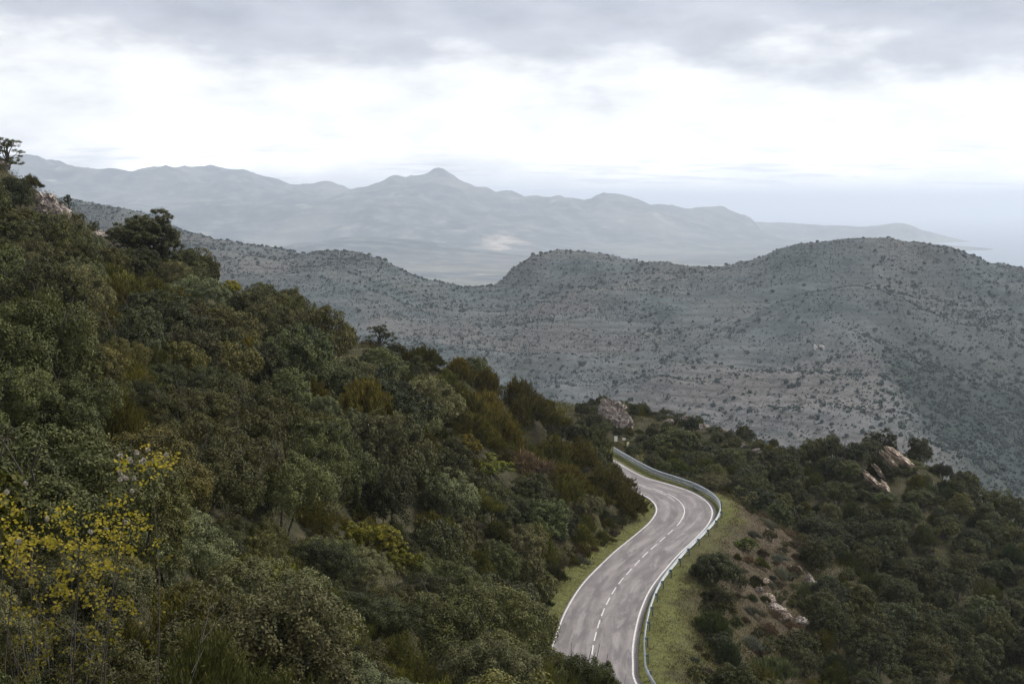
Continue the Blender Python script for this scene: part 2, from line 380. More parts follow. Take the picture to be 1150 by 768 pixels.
while s < gs1 - .5:
    x = np.interp(s, ARC, CL[:, 0]); y = np.interp(s, ARC, CL[:, 1]); ax = np.interp(s, ARC, NR[:, 0]); ay = np.interp(s, ARC, NR[:, 1]); o_ = float(rail_off(s))
    if y > 84:
        po = link('post', pm, rail); po.location = (x + ax * o_, y + ay * o_, 0); po.rotation_euler.z = math.atan2(ay, ax)
        sp = link('spacer', bm_, po)
    s += 4.0
# reflectors on rail ends are too small in the photograph to show

# ------------------------------------------------------------------ plant generators
def unit(v): return v / np.maximum(np.linalg.norm(v, axis=-1, keepdims=True), 1e-9)
def leafset(C, Nn, Lg, W, up=0.35, rng=RNG, along=None):
    """diamond leaves at C, long axis random in plane normal to Nn (or `along`)"""
    n = len(C); Nn = unit(Nn)
    a = unit(rng.normal(size=(n, 3))) if along is None else along
    a = unit(a - (a * Nn).sum(1, keepdims=True) * Nn * (1 if along is None else 0)); bb = unit(np.cross(Nn, a))
    Lg = np.broadcast_to(Lg, n)[:, None]; W = np.broadcast_to(W, n)[:, None]
    V = np.stack([C - a * Lg * .5, C + bb * W * .5 - a * Lg * .05, C + a * Lg * .5, C - bb * W * .5 - a * Lg * .05], 1)
    return V.reshape(-1, 3), np.arange(4 * n).reshape(n, 4)
def lobes_points(rng, R, H, nl, ns, nleaf, flat=.8, lob=(.26, .42), sub=.13, low=.15, open_=0.):
    """leaf centres and normals: crown > lobes > tufts"""
    C, Nn, T = [], [], []
    # lobe centres spread over an uneven dome
    for k in range(nl):
        while True:
            v = unit(rng.normal(size=3)); 
            if v[2] > -.45: break
        rr = rng.uniform(.45, .78) if k > nl // 5 else rng.uniform(0, .4)
        lc = np.array([v[0] * R * rr, v[1] * R * rr, low * H + (v[2] * .5 + .5) * (H * (1 - low)) * (.55 + .45 * rr) * .85])
        lr = R * rng.uniform(*lob); lt = rng.uniform(-.12, .12)
        for q in range(ns):
            while True:
                w = unit(rng.normal(size=3))
                if w[2] > -.5 and (w @ unit(lc - np.array([0, 0, .35 * H])) > -.35): break
            tc = lc + w * lr * np.array([1, 1, flat]) * rng.uniform(.72, 1.08)
            tr = R * sub * rng.uniform(.7, 1.3); tt = rng.uniform(-.16, .16)
            n = max(3, int(nleaf * rng.uniform(.6, 1.4)))
            z = unit(rng.normal(size=(n, 3)) + w * .9 + np.array([0, 0, .5])); rad = rng.uniform(.35, 1.0, (n, 1)) ** .6
            C.append(tc + z * rad * tr); Nn.append(z + rng.normal(size=(n, 3)) * .55 + np.array([0, 0, .3]))
            T.append(np.clip(.42 + lt + tt + rng.normal(size=n) * .2, 0, 1))
    return np.concatenate(C), np.concatenate(Nn), np.concatenate(T)
def tube(P, r, sides=6):
    P = np.array(P, float); n = len(P); t = unit(np.gradient(P, axis=0)); ref = np.array([.3, .9, .1]); a = unit(np.cross(t, ref)); b2 = np.cross(t, a)
    an = np.linspace(0, 2 * np.pi, sides, endpoint=False); r = np.array(r)[:, None, None]
    V = P[:, None] + r * (np.cos(an)[None, :, None] * a[:, None] + np.sin(an)[None, :, None] * b2[:, None])
    F_ = []
    for i in range(n - 1):
        for k in range(sides): F_.append((i * sides + k, i * sides + (k + 1) % sides, (i + 1) * sides + (k + 1) % sides, (i + 1) * sides + k))
    return V.reshape(-1, 3), np.array(F_)
def join(parts):
    Vs, Fs, o = [], [], 0
    for v, f in parts: Vs.append(v); Fs.append(f + o); o += len(v)
    return np.concatenate(Vs), np.concatenate(Fs)
def stems_mesh(name, rng, R, H, n, r0, mat, spread=.8, base=.15, bend=.25):
    parts = []
    for k in range(n):
        a = rng.uniform(0, 2 * np.pi); s = rng.uniform(.2, spread); P = []
        for t in np.linspace(0, 1, 6):
            P.append(np.array([math.cos(a) * (base * R * .5 + s * R * t ** 1.2), math.sin(a) * (base * R * .5 + s * R * t ** 1.2), -.5 + (H * .9 + .5) * t]) + rng.normal(size=3) * bend * .18 * R * t)
        parts.append(tube(P, np.linspace(r0, r0 * .18, 6) * rng.uniform(.6, 1.1), 5))
    V, F_ = join(parts); return mesh_np(name, V, F_, mat, True)

PROTO = {}
def add_proto(kind, crown, trunk, R, H): PROTO.setdefault(kind, []).append((crown, trunk, R, H))
def mk_oak(seed, mat, leaf=(.11, .062), nl=17, ns=14, nleaf=78, H=3.4, R=2.2, flat=.9, key='oak'):
    rng = np.random.default_rng(seed); C, Nn, T = lobes_points(rng, R, H, nl, ns, nleaf, flat)
    V, F_ = leafset(C, Nn, rng.uniform(.7, 1.3, len(C)) * leaf[0], rng.uniform(.7, 1.3, len(C)) * leaf[1], rng=rng)
    add_proto(key, mesh_np('crown', V, F_, M[mat], False, {'tint': ('FACE', T)}), stems_mesh('trunk', rng, R, H, 5, .065, M['bark']), R, H)
for i in range(5): mk_oak(100 + i, 'oak', key='oak', nl=[24, 30, 20, 27, 17][i], H=[3.4, 3.0, 3.8, 3.2, 3.6][i])
for i in range(3): mk_oak(120 + i, 'oak_olive', key='olive', leaf=(.12, .05), nl=[26, 20, 30][i], H=[2.9, 3.3, 2.7][i])
for i in range(3): mk_oak(130 + i, 'oak', key='smalloak', leaf=(.11, .065), nl=[11, 14, 9][i], ns=10, nleaf=40, R=1.3, H=1.9)
for i in range(3): mk_oak(140 + i, ['oak', 'oak_olive', 'oak'][i], key='nearoak', leaf=(.075, .036), nl=[19, 22, 16][i], ns=17, nleaf=150)
def mk_spray(seed, mat, key, R=1.6, H=2.3, n=520, per=26, L_=(.22, .035), upw=.9, lift=.3, fan=.30):
    """feathery upright sprays: heath, broom"""
    rng = np.random.default_rng(seed); C, A, T = [], [], []
    nc = 14; cc = rng.normal(size=(nc, 2)) * R * .42; ch = rng.uniform(.62, 1.0, nc)
    for k in range(n):
        j = rng.integers(nc); base = cc[j] + rng.normal(size=2) * R * .2
        rr = min(np.linalg.norm(base) / R, 1.15); top = H * ch[j] * (1 - .55 * rr ** 2) * rng.uniform(.55, 1.05)
        dirv = unit(np.array([base[0] / R * .6, base[1] / R * .6, upw]) + rng.normal(size=3) * .16)
        ln = rng.uniform(.35, .7) * min(1, top); tt = rng.uniform(-.15, .15)
        s = rng.uniform(0, 1, per)[:, None]; p0 = np.array([base[0], base[1], top]) - dirv * ln
        C.append(p0 + dirv * ln * s + rng.normal(size=(per, 3)) * .05); A.append(unit(dirv + rng.normal(size=(per, 3)) * fan)); T.append(np.clip(.3 + .3 * s[:, 0] + tt + rng.normal(size=per) * .15, 0, 1))
    C = np.concatenate(C); A = np.concatenate(A); T = np.concatenate(T)
    Nn = unit(np.cross(A, rng.normal(size=A.shape)))
    V, F_ = leafset(C, Nn, rng.uniform(.6, 1.3, len(C)) * L_[0], rng.uniform(.7, 1.3, len(C)) * L_[1], rng=rng, along=A)
    add_proto(key, mesh_np('crown', V, F_, M[mat], False, {'tint': ('FACE', T)}), stems_mesh('trunk', rng, R * .9, H * .8, 9, .03, M['bark']), R, H)
for i in range(3): mk_spray(200 + i, 'heath', 'heath')
for i in range(2): mk_spray(205 + i, 'heath', 'nearheath', n=800, per=44, L_=(.12, .016))
for i in range(2): mk_spray(210 + i, 'broom', 'broom', R=1.5, H=2.0, L_=(.34, .028), per=22, n=560, fan=.2)
for i in range(2): mk_spray(220 + i, 'rust', 'rust', R=.9, H=1.0, n=240, per=16, L_=(.2, .03), fan=.5)
for i in range(2): mk_spray(225 + i, 'grey', 'grey', R=1.2, H=1.1, n=420, per=22, L_=(.16, .035), fan=.5)
for i in range(2): mk_oak(230 + i, 'yellow', key='yellow', leaf=(.15, .10), nl=13, ns=9, nleaf=30, R=1.4, H=1.9)
# tall open crest tree: separate airy clumps on visible limbs
def mk_tree(seed, key, R, H, mat, nl=13, open_r=.27, leaf=(.12, .07), nleaf=55, ns=9):
    rng = np.random.default_rng(seed); C, Nn, T, parts = [], [], [], []
    parts.append(tube([(0, 0, -.6), (.05 * R, 0, H * .25), (.12 * R, .05 * R, H * .5), (0, 0, H * .8)], [.05 * H, .038 * H, .025 * H, .01 * H]))
    for k in range(nl):
        a = k * 2.4 + rng.uniform(-.4, .4); hz_ = H * (rng.uniform(.34, .95) if nl < 12 else rng.uniform(.22, .98)); rr = R * rng.uniform(.25, .8) * (1 if hz_ < .8 * H else .5)
        lc = np.array([math.cos(a) * rr, math.sin(a) * rr, hz_]); parts.append(tube([(.08 * R, 0, hz_ * .45), lc * np.array([.5, .5, .75]), lc], [.018 * H, .012 * H, .005 * H], 5))
        for q in range(ns):
            w = unit(rng.normal(size=3)); tc = lc + w * R * open_r * np.array([1.15, 1.15, .8]); n = int(nleaf * rng.uniform(.6, 1.3))
            z = unit(rng.normal(size=(n, 3)) + w * .6); C.append(tc + z * R * .13 * rng.uniform(.3, 1.1, (n, 1))); Nn.append(z + np.array([0, 0, .4]))
            T.append(np.clip(.4 + rng.normal(size=n) * .2 + rng.uniform(-.1, .1), 0, 1))
    C, Nn, T = np.concatenate(C), np.concatenate(Nn), np.concatenate(T)
    V, F_ = leafset(C, Nn, leaf[0], leaf[1], rng=rng); tv, tf = join(parts)
    add_proto(key, mesh_np('crown', V, F_, M[mat], False, {'tint': ('FACE', T)}), mesh_np('trunk', tv, tf, M['bark'], True), R, H)
mk_tree(301, 'opentree', 1.7, 4.2, 'oak'); mk_tree(302, 'opentree', 1.4, 3.6, 'oak', nl=7)
mk_tree(305, 'talltree', 1.9, 5.6, 'oak', nl=24, open_r=.40, nleaf=90, ns=13); mk_tree(306, 'talltree', 1.6, 4.6, 'oak', nl=21, open_r=.40, nleaf=90, ns=13)

NAME = dict(oak='oak_bush', olive='grey_green_bush', smalloak='evergreen_shrub', heath='heath_bush', broom='broom_bush', rust='dry_shrub', grey='grey_shrub', yellow='yellow_shrub', opentree='small_tree', talltree='oak_tree')
CAT = dict(oak='bush', olive='bush', smalloak='shrub', heath='bush', broom='bush', rust='shrub', grey='shrub', yellow='shrub', opentree='tree', talltree='tree')
PLANTS = []
def plant(kind, x, y, z, R, H=None, label=None, group=None, var=None, tint=None, rot=None, fixed=False):
    pr = PROTO[kind]; v = random.randrange(len(pr)) if var is None else var
    PLANTS.append(dict(kind=kind, v=v, x=x, y=y, z=z, R=R, H=H or R * pr[v][3] / pr[v][2], label=label, group=group, tint=tint, rot=random.uniform(0, 6.28) if rot is None else rot, fixed=fixed))
def plant_px(kind, px, py, R, H=None, label=None, Y=None, **kw):
    """put a plant so that the middle of its crown stands at this picture place on the near ground"""
    H = H or R * PROTO[kind][0][3] / PROTO[kind][0][2]
    if Y is None:
        h = ground_hit(px, py, H * .5)
        if h is None: h = at(px, py, 150)
        x, y = h[0], h[1]
    else: q = at(px, py, Y); x, y = q[0], q[1]
    plant(kind, x, y, gz(x, y) - .12, R, H, label, fixed=True, **kw)

# landmarks one can point to
G = (1, 1, 1, 1)
plant_px('opentree', 5, 163, 1.9, 3.6, 'small dark tree alone at the very top of the left crest against the sky', Y=149, var=0, rot=0)
plant_px('opentree', 77, 208, .75, 2.0, 'thin wispy little tree leaning on the crest right of the pale rocks', Y=150, var=1, rot=2)
plant_px('talltree', 152, 272, 2.6, 5.6, 'tall dark oak on the skyline, left one of the two rising above the thicket', Y=142, var=0, rot=1)
plant_px('talltree', 180, 272, 2.9, 6.2, 'tallest dark oak on the skyline, right one of the two rising above the thicket', Y=143, var=1, rot=3)
plant_px('oak', 206, 288, 2.5, 3.2, 'dark rounded oak bush stepping down right of the two tall skyline oaks', Y=143, var=0)
plant_px('opentree', 131, 262, .7, 1.9, 'thin bare-looking sapling on the skyline just left of the two tall oaks', Y=147, var=1, rot=5)
plant_px('yellow', 262, 312, 1.5, 1.6, 'yellow-leaved shrub on the upper skyline left of the reddish topped oak bush', Y=145)
plant_px('oak', 298, 322, 1.9, 2.8, 'dark oak bush with a notched top on the skyline beside the yellow shrub', Y=145, var=2)
plant_px('oak', 322, 328, 2.1, 2.9, 'dark skyline oak bush tinged with rusty leaves on top', Y=147, var=1, tint=(1.15, .95, .85, 1))
plant_px('opentree', 428, 368, 1.9, 3.3, 'light open tree standing alone on the middle of the left skyline', Y=156, var=0, rot=3.)
plant_px('rust', 412, 372, 1.1, 1.4, 'pinkish dry shrub at the foot of the lone skyline tree', Y=155)
plant_px('yellow', 420, 606, 1.9, 2.2, 'large yellow-green shrub glowing in the middle of the left thicket', var=0, tint=(.9, .9, .9, 1))
plant_px('yellow', 395, 598, 1.5, 2.0, 'yellow-green shrub at the left end of the bright patch in the thicket', var=1, tint=(.8, .85, .9, 1))
plant_px('yellow', 452, 628, 1.5, 1.9, 'yellow-green shrub at the lower right end of the bright patch in the thicket', var=1, tint=(.7, .75, .8, 1))
plant_px('yellow', 528, 498, 1.7, 2.3, 'upright golden shrub between dark oaks above the road bank', var=0, tint=(.95, .85, .8, 1))
plant_px('yellow', 553, 523, 2.2, 2.0, 'broad yellow-topped shrub below the upright golden one', var=1, tint=(.7, .85, .9, 1))
plant_px('rust', 586, 512, 2.0, 2.6, 'orange and pink dry shrub in front of the dark oaks on the left slope', tint=(1.15, 1.1, 1., 1))
plant_px('rust', 600, 522, 1.5, 2.0, 'grey-brown twiggy shrub touching the orange one on the left slope', tint=(.8, .8, .85, 1))
plant_px('yellow', 838, 610, 1.5, 1.3, 'low yellow-green shrub on the brown slope right of the guardrail', var=0, tint=(.6, .85, .9, 1))
plant_px('oak', 800, 640, 2.2, 2.9, 'dense black-green bush on the dry slope just right of the guardrail', var=1, tint=(.55, .6, .6, 1))
plant_px('olive', 799, 541, 2.1, 1.9, 'pale grey-green dome shaped bush beside the outside of the road bend', var=0, tint=(1.05, .95, .9, 1))
plant_px('oak', 757, 497, 3.3, 4.2, 'largest dark bush behind the guardrail, between the signs and the bend', var=1, tint=(.75, .8, .75, 1))
plant_px('heath', 760, 524, 2.6, 2.8, 'bright green bush directly behind the far guardrail', var=0, tint=(.9, 1.1, .9, 1))
plant_px('oak', 833, 537, 2.4, 3.2, 'dark round bush right of the pale grey-green dome', var=4, tint=(.8, .85, .8, 1))
plant_px('oak', 800, 512, 2.6, 3.0, 'dark wide bush behind the pale grey-green dome', var=0, tint=(.75, .8, .8, 1))
plant_px('oak', 921, 597, 3.0, 4.0, 'big dark round bush, largest in the middle of the right-hand slope', var=0, tint=(.7, .75, .75, 1))
plant_px('broom', 868, 748, 2.2, 2.4, 'feathery grey-green broom bush at the bottom, right of the rocky scar', var=0, tint=(1.2, 1.15, 1.15, 1))
plant_px('broom', 800, 700, 2.0, 2.3, 'dark green broom bush below the black-green bush', var=1, tint=(.9, .9, .8, 1))
def plant_top(kind, px, top, Y, R, label, **kw):      # crown whose top stands at this picture height
    q = at(px, top, Y); plant(kind, q[0], q[1], gz(q[0], q[1]) - .12, R, max(1.4, q[2] - gz(q[0], q[1]) + .12), label, fixed=True, **kw)
plant_top('oak', 652, 722, 62, 1.9, 'dark bush at the bottom hiding the near end of the road', var=3, tint=(.8, .85, .8, 1))
plant_top('oak', 592, 738, 61, 1.9, 'dark bush at the bottom edge just left of the road', var=0, tint=(.9, .9, .8, 1))
plant_top('heath', 622, 728, 60, 1.3, 'feathery bush at the bottom between two oaks near the road', var=0)
plant_top('smalloak', 684, 742, 61, 1.0, 'small dark bush at the bottom in front of the road surface', var=1, tint=(.8, .85, .8, 1))
plant_px('heath', 692, 548, 1.6, 2.9, 'olive-brown bush leaning over the inside of the road bend', Y=153.5, var=1, tint=(1.15, .95, .8, 1))
plant_px('heath', 683, 530, 1.7, 2.7, 'twiggy bush overhanging the far road beyond the bend', Y=155.5, var=2, tint=(1.25, 1.05, .9, 1))
plant_px('yellow', 707, 497, 1.1, 1.6, 'yellowish shrub behind the small roadside signs', Y=197, tint=(.5, .5, .5, 1))

plant_px('oak', 668, 508, 2.1, 3.4, 'dark oak bush at the tip of the left slope where the road disappears', Y=156.5, var=3)
plant_px('heath', 690, 520, 1.5, 2.9, 'feathery bush at the very tip of the left slope against the far road', Y=158.5, var=0)
plant_top('oak', 660, 478, 159, 2.2, 'dark oak bush at the end of the left slope, nearest to the rock crag', var=1)
plant_top('heath', 679, 490, 160, 1.5, 'brownish bush at the end of the left slope beside the three signs', var=2, tint=(1.1, 1., .85, 1))
plant_top('oak', 640, 470, 157, 2.3, 'dark oak bush second from the end of the left slope', var=4)
plant_px('oak', 655, 560, 2.2, 3.4, 'dark oak bush on the bank inside the road bend', Y=146, var=2)
plant_px('heath', 680, 565, 1.5, 2.6, 'brownish bush on the bank beside the inside of the bend', Y=146.5, var=1, tint=(1.1, .95, .8, 1))
for i, (px, py, Y, R, H, lb) in enumerate([(45, 705, 14.6, 1.1, 2.9, 'very dark bush under the yellow vine at the bottom left corner'), (130, 735, 15.5, .95, 2.5, 'very dark bush at the foot of the vine, right of another'), (-40, 700, 15.5, 1.0, 2.9, 'very dark bush cut by the left edge under the vine'), (85, 760, 13.5, .8, 2.0, 'dark bush at the very bottom below the vine stems')]):
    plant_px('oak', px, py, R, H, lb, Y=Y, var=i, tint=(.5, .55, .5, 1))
# scattered individuals: dart throwing with each plant's own radius
rng = np.random.default_rng(11)
placed = [(p_['x'], p_['y'], p_['R']) for p_ in PLANTS]
for px_, py_, Y_, r_ in [(54, 228, 143, 1.7), (66, 238, 142, 1.7), (48, 240, 140, 1.5), (60, 250, 136, 1.2), (110, 264, 147, 1.), (684, 474, 203, 2.5), (696, 480, 201.5, 2.5), (684, 482, 198.5, 1.5), (1010, 513, 181, 1.6), (1004, 520, 179, 1.6), (985, 541, 175, 1.3), (995, 548, 173, 1.2), (692, 493, 187, 1.6), (700, 497, 185, 1.6), (706, 495, 187, 1.4), (698, 503, 180, 2.0), (706, 503, 181, 1.6), (690, 500, 182, 1.5)]:
    q_ = at(px_, py_, Y_); placed.append((q_[0], q_[1], r_))
def free(x, y, r, k):
    for (a, b2, c2) in placed:
        if abs(a - x) < 8 and (a - x) ** 2 + (b2 - y) ** 2 < (k * (r + c2)) ** 2: return False
    return True
def hidden_by_ground(x, y, ztop):
    o = Vector((0, 0, CAMZ)); t = Vector((x, y, ztop)); d = (t - o); n = d.length; h = bvh.ray_cast(o, d / n, n - .5); return h[0] is not None
def scatter(n, region, kinds, rlo, rhi, k=.62, roadgap=1.0):
    c = 0; xlo, xhi, ylo, yhi = region
    for _ in range(n):
        x = rng.uniform(xlo, xhi); y = rng.uniform(ylo, yhi)
        kind = kinds(x, y)
        if kind is None: continue
        kind, tint, sc = kind
        r = rng.uniform(rlo, rhi) * sc
        d, sg, _j = road_dist([x], [y])
        if d[0] < 3.5 + (roadgap if sg[0] > 0 else roadgap * .5) + r * (.9 if sg[0] > 0 else .62): continue
        if not free(x, y, r, k): continue
        z = gz(x, y) - .15; px, py, fw = project((x, y, z + r))
        if px < -60 - 300 / 1 * (fw < 60) or px > 1215 or py > 900 or py < 90 or fw < 12 or (fw < 20.5 and px < 260): continue
        if y > 134 and x < -8 and sg[0] < 0: r *= .70
        h = r * PROTO[kind][0][3] / PROTO[kind][0][2] * rng.uniform(.9, 1.3)
        if hidden_by_ground(x, y, z + h): continue
        placed.append((x, y, r)); plant(kind, x, y, z, r, h, tint=tint); c += 1
    return c
def tv(lo, hi, warm=0): v = rng.uniform(lo, hi); w = rng.uniform(-.12, .12) + warm; return (v * (1 + w), v, v * (1 - w * .8), 1)
def leftkinds(x, y):
    # side of the road: only left of the line from camera to the bend
    d, sg, j = road_dist([x], [y])
    if sg[0] > 0: return None
    if y > 226: return None
    q = fbm(np.array([x / 12]), np.array([y / 12]), s=77, o=3)[0] + rng.uniform(-.13, .13)
    if y > 138 and x < -40.5:
        return None if rng.random() < .5 else ('smalloak' if rng.random() < .5 else ('heath' if rng.random() < .6 else 'rust'), tv(.8, 1.1, .05), .42)
    if y > 118 and x > -6 and rng.random() < .5: return ('heath', tv(.9, 1.3, .14), .85)
    if rng.random() < .035: return ('yellow', (.55, .62, .6, 1), .6)
    if q < .40: return ('oak', tv(.7, 1.2, rng.uniform(-.05, .14)), 1.)
    if q < .50: return ('olive', tv(.75, 1.15), .95)
    if q < .58: return ('heath', tv(.8, 1.15), .85)
    if q < .62: return ('heath', tv(.9, 1.2, .12), .8)
    return ('oak', tv(.65, 1.1, rng.uniform(-.05, .12)), 1.05)
nl1 = scatter(3600, (-62, 16, 22, 222), leftkinds, 2.1, 3.5, .62)
nl2 = scatter(6000, (-62, 16, 18, 222), leftkinds, 1.2, 1.9, .60)
def rightkinds(x, y):
    d, sg, j = road_dist([x], [y])
    if sg[0] < 0: return None
    gg = grassy(np.array([x]), np.array([y]), d, sg)[0]; db = drybrown(np.array([x]), np.array([y]))[0]
    if gg > .5 or (d[0] < 8.5 and y < 160): return None
    if db > .42:
        if rng.random() < .5: return None
        return (['rust', 'grey', 'rust', 'smalloak'][rng.integers(4)], tv(.7, 1.), .42)
    q = rng.random()
    if q < .48: return ('oak', tv(.6, 1.), .95)
    if q < .66: return ('smalloak', tv(.7, 1.), .75)
    if q < .84: return ('heath', tv(.6, .95), .75)
    if q < .94: return ('broom', tv(.8, 1.), .75)
    return ('olive', tv(.6, .9), .7)
nr1 = scatter(1800, (10, 85, 90, 190), rightkinds, 1.7, 2.5, .62, 1.6)
nr2 = scatter(3000, (10, 85, 90, 225), rightkinds, .9, 1.5, .64, 1.6)
def fillkinds(x, y):
    d, sg, j = road_dist([x], [y])
    if sg[0] > 0 or y > 222 or (y > 138 and x < -40.5): return None
    return (['heath', 'smalloak', 'smalloak', 'heath', 'grey', 'olive'][rng.integers(6)], tv(.6, 1.1, .05), 1.)
nf = scatter(9000, (-62, 16, 18, 222), fillkinds, .8, 1.4, .60)
def bankkinds(x, y):
    d, sg, j = road_dist([x], [y])
    if sg[0] > 0 or d[0] > 10: return None
    return (['heath', 'smalloak', 'rust', 'heath', 'broom', 'grey'][rng.integers(6)], tv(.6, 1., .05), 1.)
nb = scatter(5000, (-8, 18, 82, 175), bankkinds, .5, 1.15, .5, .9)
def shoulderkinds(x, y):
    d, sg, j = road_dist([x], [y])
    if sg[0] < 0 or d[0] > 22 or y < 88: return None
    return (['heath', 'smalloak', 'rust', 'grey', 'grey', 'broom', 'rust'][rng.integers(7)], tv(.6, 1.), 1.)
nb2 = scatter(3000, (8, 46, 88, 172), shoulderkinds, .35, .8, .8, 3.0)
print('scattered', nb, nb2, nl1, nl2, nr1, nr2)

# keep only the plants the photograph could show something of (coarse painter's test over crowns)
vis = np.full((192, 288), -1, int); order = sorted(range(len(PLANTS)), key=lambda i: -project((PLANTS[i]['x'], PLANTS[i]['y'], PLANTS[i]['z']))[2])
yy, xx = np.mgrid[0:192, 0:288] * 4.0 + 2
for i in order:
    P_ = PLANTS[i]; px, py, fw = project((P_['x'], P_['y'], P_['z'] + P_['H'] * .52)); rx = F * P_['R'] * .85 / fw; ry = F * P_['H'] * .42 / fw
    mk = ((xx - px) / rx) ** 2 + ((yy - py) / ry) ** 2 < 1; vis[mk] = i
cnt = np.bincount(vis[vis >= 0], minlength=len(PLANTS))
SHOWN = [P_ for P_ in PLANTS if P_['fixed'] and (P_['kind'] in ('yellow', 'rust', 'opentree', 'talltree') or P_['label'][:4] in ('pale', 'dens', 'larg', 'big ', 'brig')) and P_['y'] > 40]
SHOWN = [(project((P_['x'], P_['y'], P_['z'] + P_['H'] * f_)), P_['y']) for P_ in SHOWN for f_ in (.45, .7, .9)]
ROCKS_SEEN = [(684,470,203),(697,482,201),(730,460,213),(753,474,209),(769,467,212),(790,477,210),(812,483,207),(832,495,203),(850,499,200),(868,506,195),(1010,511,181),(1003,519,180),(1019,517,180),(942,513,183),(957,517,183),(988,530,176),(982,540,175),(996,549,173),(974,533,176),(1031,550,175),
    (866,550,166),(876,558,164),(886,564,163),(940,605,155),(911,650,144),(1048,618,158),(1137,650,148),(864,670,133),(872,682,130),(880,690,129),(899,695,131),(54,224,144),(68,234,143),(48,236,141),(74,240,143),(108,264,147),(126,273,146)]
SHOWN += [((a_[0], a_[1] - 3), a_[2] - .3) for a_ in ROCKS_SEEN]
def in_the_way(P_):          # a scattered bush standing right before a landmark the photograph shows free
    px, py, fw = project((P_['x'], P_['y'], P_['z'] + P_['H'] * .5)); rx = F * P_['R'] / fw; ry = F * P_['H'] * .52 / fw
    return any(P_['y'] < yy_ and ((a_[0] - px) / rx) ** 2 + ((a_[1] - py) / ry) ** 2 < 1 for a_, yy_ in SHOWN)
KEEP = [P_ for i, P_ in enumerate(PLANTS) if P_['fixed'] or cnt[i] >= 3]
for P_ in KEEP:
    for _ in range(3):
        if not P_['fixed'] and in_the_way(P_): P_['H'] *= .66; P_['R'] *= .86
print('plants', len(PLANTS), 'kept', len(KEEP))

LOOK = dict(yellow='yellow-green leafy shrub', oak='dark rounded oak bush', olive='grey-green clumpy bush', smalloak='small dark evergreen shrub', heath='feathery olive-green bush', broom='wiry green broom bush', rust='dry brown twiggy shrub', grey='low grey-green shrub')
def where_is(px, py, fw, x):
    if px < 0 or px > 1150 or py > 768: 
        if px < 0: return 'cut by the left picture edge'
        if px > 1150: return 'cut by the right picture edge'
        return 'cut off by the bottom edge ' + ('left of the road' if px < 660 else 'right of the guardrail')
    if px < 720 and x < 13 + (fw > 170) * 4 and not (px > 690 and fw > 172):
        sk = np.interp(px, [0, 112, 165, 222, 300, 370, 440, 520, 580, 640, 700], [180, 262, 275, 300, 322, 355, 375, 400, 430, 462, 510])
        if py < sk + 26: return 'on the left skyline ' + ('above the rocky crest' if px < 115 else 'between tall oaks and lone tree' if px < 430 else 'below the lone tree')
        if px > 560 and py > 520: return 'on the bank above the road'
        col = 'at the far left' if px < 160 else 'left of centre' if px < 330 else 'in the centre' if px < 500 else 'toward the road'
        row = 'in the upper part' if py < 380 else 'halfway down' if py < 540 else 'in the low part'
        return f'{row} of the left thicket, {col}'
    if fw > 172 and px < 880: return 'on the rocky ridge behind the signs'
    if px < 880 and py < 580: return 'between the far guardrail and the right-hand knoll'
    if px < 880: return 'on the dry slope right of the near guardrail'
    sk = np.interp(px, [880, 930, 985, 1015, 1060, 1150], [522, 516, 502, 508, 548, 614])
    if py < sk + 22: return 'on the top edge of the right-hand knoll'
    row = 'upper' if py < 620 else 'lower'; col = 'left' if px < 1000 else 'right'
    return f'on the {row} {col} flank of the right-hand knoll'
for P_ in KEEP:
    pk_ = P_['kind']; vv = P_['v']
    if P_['y'] < 88 and pk_ in ('oak', 'olive', 'smalloak'): pk_, vv = 'nearoak', (1 if P_['kind'] == 'olive' else [0, 2][vv % 2])
    if P_['y'] < 88 and pk_ in ('heath', 'broom'): pk_, vv = 'nearheath', vv % 2
    cr, tr_, R0, H0 = PROTO[pk_][vv]
    o = empty(NAME[P_['kind']], (P_['x'], P_['y'], P_['z'])); o.rotation_euler = (random.uniform(-.06, .06), random.uniform(-.06, .06), P_['rot'])
    o.scale = (P_['R'] / R0 * random.uniform(.92, 1.1), P_['R'] / R0 * random.uniform(.92, 1.1), P_['H'] / H0)
    c = link('crown', cr, o); t_ = link('trunk', tr_, o)
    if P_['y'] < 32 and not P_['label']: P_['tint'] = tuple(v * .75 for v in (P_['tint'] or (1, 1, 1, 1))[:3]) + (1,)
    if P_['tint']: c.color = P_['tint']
    if P_['label']: tag(o, P_['label'], CAT[P_['kind']])
    else:
        px, py, fw = project((P_['x'], P_['y'], P_['z'] + P_['H'] * .6)); w = where_is(px, py, fw, P_['x'])
        lb = f"{LOOK[P_['kind']]} {w}"; tag(o, lb, CAT[P_['kind']], f"{LOOK[P_['kind']]} group {w}"[:90])

